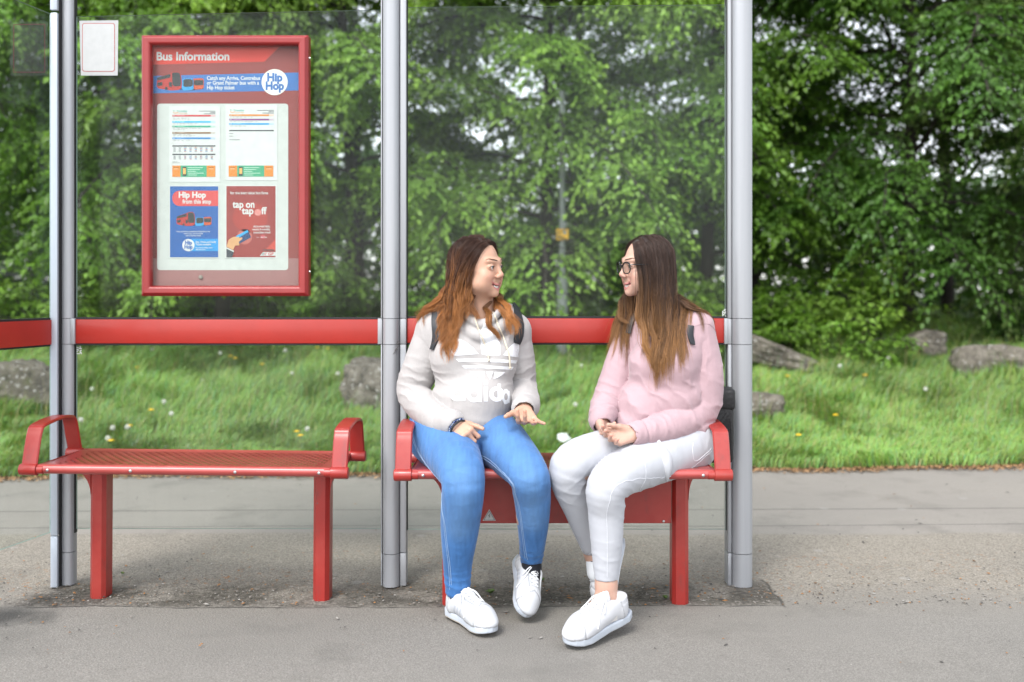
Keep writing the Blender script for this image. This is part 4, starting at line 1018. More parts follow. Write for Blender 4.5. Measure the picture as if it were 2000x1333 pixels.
    s.round(337, 373, 426.5, 403, 14, (.58, .07, .07), 5, 'left'); s.text('Hip Hop', 349, 386.5, 16, WHITE, 6, .04, width=53); s.text('from this stop', 357, 398, 11.5, WHITE, 6, .025, width=56)
    s.bus(345, 414, .72, 5)
    for i, (t, ww) in enumerate((('Catch any Arriva, Centrebus or Grant Palmer bus', 66), ('within Luton and Dunstable', 38), ('with a Hip Hop ticket', 30))): s.text(t, 378, 454 + i * 4, 4, WHITE, 6, .01, 'CENTER', width=ww)
    s.rect(372, 467, 426.5, 491, (.02, .26, .60), 5); s.disc(368.5, 479.3, 12, WHITE, 6); s.text('Hip', 368.5, 478, 10.5, DBLUE, 7, .05, 'CENTER', width=13.5); s.text('Hop', 368.5, 486.3, 10.5, DBLUE, 7, .05, 'CENTER', width=16)
    for t, y, ww, sz in (('Day, Week and Family', 474.8, 40, 5), ('Tickets available', 479.6, 30, 5), ('for prices & validity check', 485.4, 33, 3.6), ('with your driver', 489, 20, 3.6)): s.text(t, 382.5, y, sz, WHITE, 7, .02, width=ww)
    s.build('poster', NC, C0)['label'] = 'blue poster with three buses and a red rounded heading'
    # red poster
    s = Sheet(YS - .001, YS); s.rect(440.5, 362, 541, 505, WHITE, 3); s.rect(442.5, 364, 538.5, 503, (.27, .032, .028), 4)
    s.poly([(501 + 34 * math.cos(a) - 12, 425 + 30 * math.sin(a)) for a in np.linspace(6.28, 0, 25)[:-1]], (.36, .036, .026), 5)
    s.text('for the best value bus fares', 450, 380, 8.0, WHITE, 6, .012, width=74); s.text('tap on', 455, 406, 19, WHITE, 6, .03, width=43); s.text('tap', 473, 418.5, 19, WHITE, 6, .03, width=23); s.disc(504, 415.5, 6.6, (.60, .22, .2), 6); s.text('ff', 511, 418.5, 19, WHITE, 6, .03, width=11)
    for i, (t, ww) in enumerate((('discounted daily,', 33), ('weekly & monthly', 35), ('contactless travel', 33))): s.text(t, 528 - ww, 444.5 + i * 5.9, 6, WHITE, 6, .012, width=ww)
    s.text('from', 501, 465, 3, WHITE, 6, 0, width=5); s.disc(514, 463, 4.5, (.48, .06, .08), 5); s.text('Arriva', 509, 465.4, 5.5, WHITE, 6, 0, width=13)
    s.disc(478, 463, 15, (.45, .12, .10), 5)
    s.poly([(461, 462), (468, 476.5), (491, 464), (484, 449.5)], (.015, .045, .14), 7); s.poly([(461, 462), (463.4, 466.8), (486, 453.5), (484, 449.5)], (.03, .33, .68), 8); s.disc(466, 464.5, 1.7, (.6, .4, .1), 9)
    s.poly([(443, 482), (447, 469), (455, 463.5), (463, 463), (465, 466.5), (473, 464), (474, 467), (467, 473), (468, 480), (460, 480), (456, 489)], (.60, .32, .15), 9)
    s.poly([(443, 483.5), (443, 486), (457, 493), (458, 490.5)], WHITE, 10); s.poly([(443, 486), (443, 503), (454, 503), (457, 493)], (.04, .045, .06), 10)
    s.poly([(538.5, 468), (518, 489), (538.5, 489)], (.52, .06, .04), 5); s.rect(514, 487.5, 535, 490, (.09, .05, .05), 6)
    s.poly([(514, 493), (508, 500), (538.5, 500), (538.5, 493)], WHITE, 6); s.text('GP', 524, 499, 7.5, (.5, .05, .05), 7, .03, width=11)
    for k_ in range(4): s.poly([(514 + k_ * 2.2, 494), (511 + k_ * 2.2, 499), (512.2 + k_ * 2.2, 499), (515.2 + k_ * 2.2, 494)], (.05, .15, .15) if k_ < 2 else (.5, .05, .05), 7)
    s.build('poster', NC, C0)['label'] = 'dark red poster with a hand holding a payment card'
    # door pane
    b = MB(); b.box((x0 + fw - .003, yf + .016, z0 + fw - .003), (x1 - fw + .003, yf + .020, z1 - fw + .003))
    b.build('door_pane', M_GLASS, NC, False, None, Tm)
    q = MB(); q.ball((xx(392.5, YS), YS - .004, zy(542, YS)), (.0085, .003, .0085), 12); q.build('stud', simple('dull_stud', (.28, .24, .21), .5, .2), NC, True, None, Tm)
    # blank white notice with a red ruled border stuck on the glass
    DN = DG - .008; s = Sheet(DN, DN); N0 = (xx(193), DN, zy(150))
    s.poly([(155, 41), (158, 148), (230, 148), (231, 40)], (.40, .41, .41), 0); s.round(160.5, 45.5, 224.5, 140.5, 5, (.36, .08, .075), 1); s.round(161.8, 46.8, 223.2, 139.2, 4.4, (.44, .45, .45), 2)
    o = s.build('notice', None, N0); o.location = N0; tag(o, 'blank white notice with a thin red border in the top left corner of the glass', 'notice')
    # reflection of the plain notice in the side panel, built as a see-through sheet
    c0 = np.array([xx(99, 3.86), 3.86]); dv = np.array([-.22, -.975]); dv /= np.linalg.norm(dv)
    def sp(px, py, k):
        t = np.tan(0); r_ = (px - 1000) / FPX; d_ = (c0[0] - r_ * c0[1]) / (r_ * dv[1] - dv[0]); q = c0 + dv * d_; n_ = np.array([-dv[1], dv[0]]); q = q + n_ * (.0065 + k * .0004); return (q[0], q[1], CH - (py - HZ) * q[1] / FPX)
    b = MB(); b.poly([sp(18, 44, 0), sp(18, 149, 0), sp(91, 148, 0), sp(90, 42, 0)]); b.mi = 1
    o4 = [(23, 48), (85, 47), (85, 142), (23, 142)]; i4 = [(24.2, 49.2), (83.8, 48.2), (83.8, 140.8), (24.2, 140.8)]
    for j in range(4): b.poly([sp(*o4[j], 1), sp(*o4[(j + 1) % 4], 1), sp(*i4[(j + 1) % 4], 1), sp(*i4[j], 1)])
    film = bpy.data.materials.new('reflection_film'); film.use_nodes = True; N = NT(film); t_ = film.node_tree; bs = t_.nodes['Principled BSDF']; bs.inputs['Base Color'].default_value = (.30, .33, .31, 1); bs.inputs['Roughness'].default_value = .4
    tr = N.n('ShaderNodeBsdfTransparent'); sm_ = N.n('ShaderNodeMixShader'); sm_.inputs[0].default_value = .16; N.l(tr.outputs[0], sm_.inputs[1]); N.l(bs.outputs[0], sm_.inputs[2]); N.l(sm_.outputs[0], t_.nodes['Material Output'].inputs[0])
    o = b.build('notice', [film, flat((.20, .06, .055))], None, False, sp(54, 149, 0)); tag(o, 'faint reflection of the white notice in the side glass, built as a red bordered sheet', 'notice')  # stands in for the reflection; there is no second notice
# ================================================================== PEOPLE
def vcol_mat(name, rough=.5, sss=0, sheen=0, bumps=None, spec=.5, aniso=None):
    m, N, b = newmat(name); a = N.n('ShaderNodeAttribute', attribute_name='Col'); v = worldco(N); c = a.outputs['Color']
    N.l(c, b.inputs['Base Color']); b.inputs['Roughness'].default_value = rough; b.inputs['Specular IOR Level'].default_value = spec
    if sss: b.inputs['Subsurface Weight'].default_value = sss; b.inputs['Subsurface Radius'].default_value = (.012, .005, .003); b.inputs['Subsurface Scale'].default_value = .6
    if sheen: b.inputs['Sheen Weight'].default_value = sheen; b.inputs['Sheen Roughness'].default_value = .4
    if bumps:
        nrm = None
        for sc_, st, d, mp in bumps: nrm = bump(N, noise(N, sc_, 4, .6, mapping(N, v, mp)), st, d, b, nrm)
    return m
M_SKIN = vcol_mat('skin', .48, .12, 0, [(240, .25, .0012, (1, 1, 1))], .4)
M_FLEECE = vcol_mat('sweat_fabric', .92, 0, .25, [(34, .35, .010, (1, 1, .55)), (420, .4, .0015, (1, 1, 1))], .2)
M_DENIM = vcol_mat('stretch_denim', .85, 0, .15, [(38, .4, .009, (1, 1, .5)), (300, .5, .002, (1, 1, .3))], .25)
M_TWILL = vcol_mat('white_twill', .8, 0, .15, [(36, .3, .006, (1, 1, .5)), (500, .3, .001, (1, 1, 1))], .25)
M_SHOE = vcol_mat('shoe_leather', .42, 0, 0, [(160, .2, .001, (1, 1, 1))], .45)
M_HAIR = vcol_mat('hair_strand', .46, 0, 0, None, .35)
M_LEATHER = simple('black_leather', (.009, .009, .010), .5, .2, 20, 0, .004, 90)
M_WEB = simple('black_webbing', (.012, .014, .018), .55, .2, 60)
M_EYE = vcol_mat('eye', .12)

def limb(s, pts, radii, k=.02, n=6):
    """one tapering limb through pts: many short cones with a smooth radius"""
    q = smooth_path([np.append(np.asarray(p, float), r) for p, r in zip(pts, radii)], n)
    for i, (a, b) in enumerate(zip(q, q[1:])): s.cone(a[:3], b[:3], a[3], b[3], k if i == 0 else 0)
def unit(v): v = np.asarray(v, float); return v / np.linalg.norm(v)
def frame(f, s):
    """columns: fingers / toe direction, side, back of the hand / up"""
    f = unit(f); s = np.asarray(s, float); s = unit(s - f * (s @ f)); n = np.cross(f, s); return f, s, n

# ---- head, in its own frame: looks to -y, up z, then placed by matrix
class Head:
    def __init__(h, c, yaw, pitch=0, roll=0, sc=.92, wide=1.0):
        h.c = np.asarray(c, float); M = Matrix.Rotation(yaw, 3, 'Z') @ Matrix.Rotation(roll, 3, 'Y') @ Matrix.Rotation(pitch, 3, 'X')
        h.M = np.array(M); h.sc = sc; h.wide = wide
    def w(h, p): return h.c + h.M @ (np.asarray(p, float) * h.sc * np.array([h.wide, 1, 1]))
    def v(h, d): return h.M @ np.asarray(d, float)
    def l(h, p): return ((np.asarray(p) - h.c) @ h.M) / h.sc / np.array([h.wide, 1, 1])
    def sdf(h, smile=1.0, chin=1.0, full=0.0):
        s = Shape(); E = lambda c, r, k, m='u': s.ell(c, r, None, k, m); C = lambda a, b, r1, r2, k, m='u': s.cone(a, b, r1, r2, k, m)
        E((0, .014, .036), (.073, .092, .080), .02)
        E((0, -.034, -.022), (.060, .058, .078), .03)
        E((0, -.036, -.074), (.052 + full, .052, .040), .03)
        C((0, -.078, -.100), (0, -.076, -.096), .017 * chin, .017, .022)
        for x in (-1, 1):
            E((x * .038, -.063, -.036), (.026, .025, .024), .022)
            E((x * .042, -.045, -.066), (.022 + full, .03, .024), .025)
            C((x * .010, -.090, .021), (x * .040, -.077, .024), .009, .009, .016)
            E((x * .074, .012, -.012), (.009, .018, .030), .008)
        for x in (-1, 1): E((x * .031, -.101, .001), (.017, .012, .010), .014, 's')
        C((0, -.091, .008), (0, -.1065, -.028), .0080, .0088, .012)
        C((0, -.1080, -.0305), (0, -.107, -.0315), .0095, .0095, .008)
        for x in (-1, 1): C((x * .0120, -.099, -.0365), (x * .0105, -.102, -.0365), .0068, .0068, .006)
        for x in (-1, 1): E((x * .031, -.0785, .001), (.0165, .0150, .0132), .004)
        # lids: an almond opening
        for x in (-1, 1): E((x * .031, -.0955, -.0002), (.0150, .0078, .0049), .0020, 's')
        # lips parted in a smile
        u = [(-.036, -.0695, -.0515), (-.023, -.0835, -.0625), (-.012, -.0908, -.0678), (-.004, -.0932, -.0676), (0, -.0930, -.0684), (.004, -.0932, -.0676), (.012, -.0908, -.0678), (.023, -.0835, -.0625), (.036, -.0695, -.0515)]
        l = [(-.035, -.0695, -.0530), (-.022, -.0835, -.0735), (-.011, -.0898, -.0838), (0, -.0920, -.0866), (.011, -.0898, -.0838), (.022, -.0835, -.0735), (.035, -.0695, -.0530)]
        s.ell((0, -.093, -.0765), (.019, .014, .0066), None, .003, 's')
        for x in (-1, 1): s.ell((x * .0185, -.0840, -.0685), (.0115, .012, .0060), None, .003, 's')
        for a, b in zip(u, u[1:]): C(a, b, .0033, .0033, .003)
        for a, b in zip(l, l[1:]): C(a, b, .0036, .0040, .003)
        for x in (-1, 1): C((x * .0065, -.104, -.0410), (x * .008, -.1025, -.0410), .0026, .0026, .003, 's')
        # smile folds
        for x in (-1, 1): C((x * .021, -.094, -.044), (x * .038, -.075, -.058), .0022, .0015, .008, 's')
        h.shape = s; W = np.array([h.wide, 1, 1]) * h.sc
        f = lambda p: s(((np.asarray(p, np.float32) - h.c.astype(np.float32)) @ h.M.astype(np.float32)) / W.astype(np.float32)) * h.sc
        f.bound = (h.c, .145); h.f = f; return f
    def paint(h, V, base, lip, hairc, hair_line):
        """skin tones by place on the head: lips, blush, brows, lash lines"""
        q = h.l(V); c = np.tile(np.array(base), (len(V), 1))
        g = lambda p, r: np.exp(-(((q - np.array(p)) / np.array(r)) ** 2).sum(1))[:, None]
        for x in (-1, 1):
            c = c * (1 - g((x * .040, -.075, -.040), (.022, .03, .020)) * np.array([.02, .16, .14]))
            c = c * (1 - g((x * .031, -.09, -.011), (.016, .02, .006)) * np.array([.10, .14, .12]))
        c = c * (1 - g((0, -.12, -.034), (.012, .02, .010)) * np.array([0, .12, .10]))
        front = (q[:, 1] < -.070)
        xa = np.abs(q[:, 0]) / .035; zu = -.0680 + .0160 * xa ** 2; zl = -.0866 + .0340 * xa ** 2
        front2 = q[:, 1] < -.066
        up = front2 & (xa < 1.0) & (np.abs(q[:, 2] - zu) < .0040 * (1.1 - .5 * xa)); lo = front2 & (xa < .97) & (np.abs(q[:, 2] - zl) < .0044 * (1.1 - .5 * xa))
        gap = front2 & (xa < .80) & (q[:, 2] < zu - .002) & (q[:, 2] > zl + .002); c[gap] = (.12, .03, .03)
        c[(up | lo)] = lip
        sc_ = (q[:, 2] > -.03) & (hair_line(q)); c[sc_] = hairc
        return c
    def on(h, pts, lift):
        p = np.array([h.w(q) for q in pts])
        for _ in range(8):
            d = h.f(p.astype(np.float32)); g = grad(h.f, p, .002); p = p - g / np.maximum((g ** 2).sum(1, keepdims=True), .2) * (d - lift)[:, None] * .8
        return p
    def extras(h, parent, off, gaze, iris, browc=(.12, .068, .042)):
        mb, ml = simple('brow_hair', browc, .8, .25, 300), simple('lash', (.012, .009, .008), .6, 0)
        for x in (-1, 1):
            t = np.linspace(0, 1, 12); z = .0242 + .0060 * np.sin(t * 2.5) - .0015 * t
            p = h.on([(x * (.012 + .037 * a), -.10 + .03 * a * a, c) for a, c in zip(t, z)], .0006) - off
            b = MB(); b.tube(p, list(.0017 * np.interp(t, [0, .15, .6, 1], [.5, .9, .8, .25])), 6); b.tube(p + h.v((0, 0, .0019)), list(.0016 * np.interp(t, [0, .2, .6, 1], [.3, 1, .8, .1])), 6); b.build('eyebrow', mb, parent, True)
            t = np.linspace(-1, 1, 11); p = [h.w((x * .031 + .0152 * a, -.0945 + .0035 * a * a + .006 * max(0, a * x) ** 2, -.0002 + .0050 * (1 - a * a) ** .6)) - off for a in t]
            b = MB(); b.tube(p, list(.0011 * np.interp(t * x, [-1, 0, 1], [.5, 1, 1.1])), 6); b.build('eyelashes', ml, parent, True)
        """eyeballs and teeth"""
        for x in (-1, 1):
            b = MB(); b.ball((0, 0, 0), 1, 28); me = bpy.data.meshes.new('eye'); b.bm.to_mesh(me); b.bm.free()
            V = np.array([v.co[:] for v in me.vertices]); g = unit(h.v(unit(gaze))); an = np.arccos(np.clip(V @ g, -1, 1))
            cc = np.where((an < .24)[:, None], np.array([[.004, .004, .004]]), np.where((an < .55)[:, None], np.array([iris]), np.array([[.72, .70, .68]])))
            a = me.attributes.new('Col', 'FLOAT_COLOR', 'POINT'); k = np.ones((len(V), 4), np.float32); k[:, :3] = cc; a.data.foreach_set('color', k.ravel())
            c = h.w((x * .031, -.0812, .0003)); me.vertices.foreach_set('co', (V * .0122 * h.sc + c - off).astype(np.float32).ravel()); link('eye', me, parent, [M_EYE], True)
        b = MB(); t = np.linspace(-1, 1, 11)
        for i in range(10):
            q = lambda tt, k: h.w((tt * .0260, -.0888 + .014 * tt * tt, (-.0675 + .0088 * tt * tt) * (1 - k) + (-.0818 + .0140 * tt * tt) * k)) - off
            e = .02; b.poly([q(t[i] + e / 2, 0), q(t[i] + e / 2, 1), q(t[i + 1] - e / 2, 1), q(t[i + 1] - e / 2, 0)])
        o = b.build('teeth', simple('teeth', (.80, .78, .72), .25, .03), parent, False); md = o.modifiers.new('th', 'SOLIDIFY'); md.thickness = .003

# ---- hand
def hand(s, wrist, F, S, bends, spread=(.16, .03, -.09, -.22), sc=.90, thumb=(.55, .35, .15), thumb_in=.35, k=.004):
    """palm, four fingers and a thumb added to shape s; bends: per finger (base, middle, tip) in degrees"""
    f, sd_, n = frame(F, S); w0 = np.asarray(wrist, float); nails = []
    A = lambda a, b, c: w0 + (f * a + sd_ * b + n * c) * sc
    kn = [(.086, .029, 0), (.089, .009, .003), (.085, -.011, .002), (.077, -.029, -.003)]
    for q in kn: s.cone(A(.0, q[1] * .45, 0), A(*q), .0165 * sc, .0112 * sc, .010)
    s.cone(A(.02, .018, -.006), A(.05, .030, -.010), .016 * sc, .013 * sc, .010)
    ln = [(.041, .024, .019), (.045, .028, .020), (.041, .026, .019), (.032, .019, .017)]; rd = [.0088, .0090, .0085, .0075]
    for i in range(4):
        p = A(*kn[i]); d = unit(f * math.cos(spread[i]) + sd_ * math.sin(spread[i])); ax = unit(np.cross(d, -n)); ang = 0; r0 = rd[i] * sc
        for j in range(3):
            ang += R(bends[i][j]); dj = d * math.cos(ang) - n * math.sin(ang); q = p + dj * ln[i][j] * sc
            s.cone(p, q, r0 * (1.06 if j == 0 else 1), r0 * .92, k if j else .006); p = q; r0 *= .92
        nails.append((p, dj, np.cross(dj, ax)))
    p = A(.022, .024, -.008); d = unit(f * math.cos(thumb[0]) + sd_ * math.sin(thumb[0]) - n * thumb_in); r0 = .0115 * sc
    for j, L in enumerate((.040, .030, .024)):
        dj = unit(d + f * (0, .35, .5)[j] * thumb[1] * 2 - n * (0, .2, .35)[j] * thumb[2] * 2); q = p + dj * L * sc
        s.cone(p, q, r0, r0 * .88, .006 if j else .012); p = q; r0 *= .88
    return nails

# ---- trainers, in their own frame: toe +x, side y, up z; heel at the origin
def shoe_parts(L=.272):
    k = L / .272
    up = Shape(); c = up.cone; e = up.ell
    e((.230, .002, .034), (.046, .042, .025), None, .016); e((.200, .002, .042), (.052, .043, .031), None, .02)
    c((.06, 0, .050), (.20, .002, .048), .036, .040, .03); c((.045, 0, .045), (.040, 0, .090), .033, .031, .03); c((.075, 0, .080), (.165, 0, .050), .034, .031, .03)
    c((.060, 0, .092), (.105, 0, .084), .030, .029, .02)
    up.fn(lambda p: p[:, 2] - .018, .004, 's')
    up.cone((.058, 0, .100), (.048, 0, .150), .0285, .034, .006, 's'); up.fn(lambda p: .096 - .10 * np.abs(p[:, 0] - .06) * (p[:, 0] < .06) - p[:, 2] + np.maximum(0, p[:, 0] - .09) * .3, .004, 's')
    up.cone((.072, 0, .108), (.064, 0, .150), .022, .03, .006, 's')
    # stitched overlays: toe cap edge, side panel edge
    up.post.append(lambda p: .0022 * np.exp(-((p[:, 0] - .206 - 22 * p[:, 1] ** 2 * .0 - .5 * np.abs(p[:, 1])) / .0035) ** 2) * (p[:, 2] > .03))
    up.post.append(lambda p: -.0012 * ((p[:, 0] < .062) & (p[:, 2] < .075)))
    def out(t):
        """half outline of the sole"""
        xs = np.array([-.012, -.006, .02, .06, .11, .16, .20, .235, .258, .270, .275]); w_ = np.array([.0, .020, .034, .036, .034, .040, .0455, .043, .032, .016, .0])
        return np.interp(t, xs, w_)
    def sole(p):
        w_ = out(np.clip(p[:, 0], -.012, .275)); dx = np.maximum(-.012 - p[:, 0], p[:, 0] - .275)
        d2 = np.maximum(np.abs(p[:, 1] - .004 * np.sin(p[:, 0] * 11)) - w_, dx) * .8; toe = .010 * np.clip((p[:, 0] - .19) / .08, 0, 1) ** 2
        dz = np.maximum(toe - p[:, 2], p[:, 2] - (.0275 + toe * .6)); q = np.maximum(d2, dz) - .0
        return smax(d2, dz, .006)
    tong = Shape().cone((.100, 0, .098), (.150, 0, .074), .018, .017, .01); tong.cone((.090, 0, .114), (.100, 0, .098), .0075, .017, .01)
    tong.post.append(lambda p: np.maximum(0, np.abs(p[:, 1]) - .030))
    return up, sole, tong
_shoe = {}
def shoe(parent, off, heel, toe, upv, name='shoe', tone=(.54, .555, .58), sole_tone=(.47, .51, .57), gum=(.52, .45, .36), emblem=None, stripes=False, bow=1):
    if 'g' not in _shoe:
        up, sole, tong = shoe_parts(); lo, hi = np.array([-.03, -.065, -.005]), np.array([.295, .065, .135])
        _shoe['g'] = [mesh_sdf(up, lo, hi, .0035), mesh_sdf(sole, lo, hi, .0035), mesh_sdf(tong, lo, hi, .0035)]; _shoe['up'] = up; _shoe['tong'] = tong
    heel = np.asarray(heel, float); toe = np.asarray(toe, float); ax = toe - heel; L = np.linalg.norm(ax); f = ax / L; u = np.asarray(upv, float); u = unit(u - f * (u @ f)); s = np.cross(u, f)
    M = np.stack([f, s, u], 1); sc_ = L / .272; T = lambda V: (np.asarray(V) * sc_) @ M.T + heel - off
    (v0, f0), (v1, f1), (v2, f2) = _shoe['g']
    cu = np.tile(np.array(tone), (len(v0), 1)); cap_ = np.abs(v0[:, 0] - .206 - .5 * np.abs(v0[:, 1])) < .003; cu[cap_] *= .62; cu[v0[:, 2] < .0315] *= .70
    eye_ = (np.abs(np.abs(v0[:, 1]) - (.0255 - .06 * (v0[:, 0] - .1))) < .0022) & (v0[:, 0] > .095) & (v0[:, 0] < .195) & (v0[:, 2] > .04); cu[eye_] *= .6
    heel_ = (np.abs(v0[:, 0] - .050 - .25 * (v0[:, 2] - .03)) < .0022) & (v0[:, 2] > .03); cu[heel_] *= .74
    tong_ = (np.abs(v0[:, 1]) < .017) & (v0[:, 0] > .105) & (v0[:, 0] < .19) & (v0[:, 2] > .05); cu[tong_] *= .70
    if stripes:
        for k in range(3):
            a = np.abs((v0[:, 0] - .098 - k * .020) - (v0[:, 2] - .05) * .55) < .0055; cu[a & (v0[:, 2] > .028) & (v0[:, 2] < .062) & (np.abs(v0[:, 1]) > .02)] *= np.array([.78, .81, .86])
    hole = (v0[:, 2] > .03) & (d_cone(v0.astype(np.float32), (.058, 0, .100), (.048, 0, .150), .0285, .034) < .002); cu[hole] = np.array([.55, .56, .58])
    o = link(name, np_mesh(name, T(v0), f0, None, cu), parent, [M_SHOE], True)
    cs = np.tile(np.array(sole_tone), (len(v1), 1)); cs[v1[:, 2] < .007] = gum
    link('sole', np_mesh('sole', T(v1), f1, None, cs), o, [M_SHOE], True)
    link('tongue', np_mesh('tongue', T(v2), f2, None, np.tile(np.array(tone) * 1.02, (len(v2), 1))), o, [M_SHOE], True)
    lace = MB(); G = lambda p: T(np.array([p]))[0]; tc = _shoe.setdefault('c', {})
    def top(x, y):
        if (x, y) in tc: return tc[(x, y)]
        z = .13
        for _ in range(60):
            p = np.array([[x, y, z]], np.float32); d = min(float(_shoe['up'](p)[0]), float(_shoe['tong'](p)[0]))
            if d < .0022: break
            z -= max(.0012, d * .7)
        tc[(x, y)] = (x, y, z); return (x, y, z)
    xs_ = np.linspace(.106, .186, 6)
    for i, x in enumerate(xs_):
        w_ = .019 - .0012 * i
        lace.tube([G(top(x, y)) for y in np.linspace(-w_, w_, 7)], .0030 * sc_, 6)
        if i < 5:
            for sg in (-1, 1): lace.tube([G(np.array(top(x + (xs_[1] - xs_[0]) * t, sg * w_ * (1 - 2 * t))) + [0, 0, .001]) for t in np.linspace(0, 1, 6)], .0021 * sc_, 6)
    for sg in (-1, 1):   # bow loops and ends
        lp = [(.102, 0, .120), (.112, sg * .014, .112), (.124, sg * .030, .102), (.140, sg * .040, .080), (.136, sg * .036, .076), (.120, sg * .018, .096), (.104, sg * .002, .118)]
        lace.tube([G(p) for p in smooth_path(lp, 5)], .0023 * sc_, 6)
        en = [(.102, 0, .120), (.124, sg * .022, .106), (.150, sg * .034, .086), (.172, sg * .047, .062), (.182, sg * .052, .045)]
        lace.tube([G(p) for p in smooth_path(en, 5)], .0020 * sc_, 6)
    lace.ball(G((.102, 0, .119)), .0055, 8)
    lace.build('laces', simple('lace_white', (.70, .71, .73), .8, .05), o, True)
    if emblem:
        b = MB(); pts = [(.085, .052), (.112, .036), (.078, .030)]
        def sidept(x, z):
            y = emblem * .07
            for _ in range(60):
                d = float(_shoe['up'](np.array([[x, y, z]], np.float32))[0])
                if d < .0012: break
                y -= emblem * max(.001, d * .7)
            return G((x, y, z))
        b.poly([sidept(*q) for q in pts]); b.build('side_patch', simple('patch_white', (.72, .70, .68), .35, .03), o, False)
    return o

# ---- hair: guides march from the scalp and hang over whatever they meet
def strands(h, coll, roots, comb, length, wave, ncl, seed, width=.0011, cols=None, step=.012, lift=.006, fall=.22, stiff=.8, spread=.016, tip_var=.3, M=22, sweep=0):
    sw = sweep * np.clip((.03 - np.array(roots)[:, 1]) / .07, 0, 1)[:, None]; bkd = h.v((0, 1, .0))[None]
    r = np.random.default_rng(seed); n = len(roots)
    pos = np.array([h.w(p) for p in roots]); d = np.array([unit(h.v(c)) for c in comb]); nst = int(max(length) / step) + 1
    path = [pos.copy()]; lay = lift * (.35 + 1.3 * r.random(n))
    for k in range(nst):
        g = np.array([0, 0, -1.0]) * fall + r.normal(0, .018, (n, 3)) + bkd * sw * math.exp(-(k * step / .11) ** 2); d = d * stiff + g; d /= np.linalg.norm(d, axis=1, keepdims=True)
        pos = pos + d * step
        for _ in range(3):
            s_ = coll(pos); gr = grad(coll, pos, .006); gl_ = np.maximum(np.linalg.norm(gr, axis=1, keepdims=True), .2); gr = gr / gl_
            pen = np.maximum(0, lay - s_); pos = pos + gr * pen[:, None]
            hit = pen > 0; dn = (d * gr).sum(1, keepdims=True); d = np.where(hit[:, None] & (dn < 0), d - gr * dn * .9, d)
        d /= np.maximum(np.linalg.norm(d, axis=1, keepdims=True), 1e-6); path.append(pos.copy())
    path = np.array(path)                                  # steps, n, 3
    T = np.arange(len(path)) * step
    side = np.cross(np.gradient(path, axis=0), [0, 0, 1.0]); side /= np.maximum(np.linalg.norm(side, axis=2, keepdims=True), 1e-4)
    out = np.gradient(path, axis=0); out = np.cross(side, out); out /= np.maximum(np.linalg.norm(out, axis=2, keepdims=True), 1e-4)
    ph = r.random(n) * 6.28; wl = wave[1] * (.8 + .4 * r.random(n)); am = wave[0] * (.6 + .8 * r.random(n))
    ramp_ = np.clip((T - .06) / .15, 0, 1)[:, None]; th = T[:, None] / wl[None] * 6.283 + ph[None]
    path = path + side * (np.sin(th) * am * ramp_)[..., None] + out * ((np.cos(th) * .6 + .6) * am * ramp_)[..., None]
    return sheaf(path, length, coll, ncl, r, width, cols, step, spread, tip_var, M)
def locks(paths, coll, ncl, seed, width, cols, spread=.007, t0=.12, M=22, wave=.006):
    """separate locks along given paths (world points)"""
    r = np.random.default_rng(seed); step = .012; L = []; PP = []
    for p in paths:
        q = np.array(smooth_path(p, 12)); s_ = np.concatenate([[0], np.cumsum(np.linalg.norm(np.diff(q, axis=0), axis=1))]); L.append(s_[-1]); k = np.arange(0, .5, step); PP.append(np.stack([np.interp(k, s_, q[:, a]) for a in range(3)], 1) + (np.sin(k[:, None] * 70 + r.random() * 6) * wave * np.array([1, .4, .2])))
    return sheaf(np.array(PP).transpose(1, 0, 2), np.array(L), coll, ncl, r, width, lambda t, j: cols(t + t0, j), step, spread, .3, M)
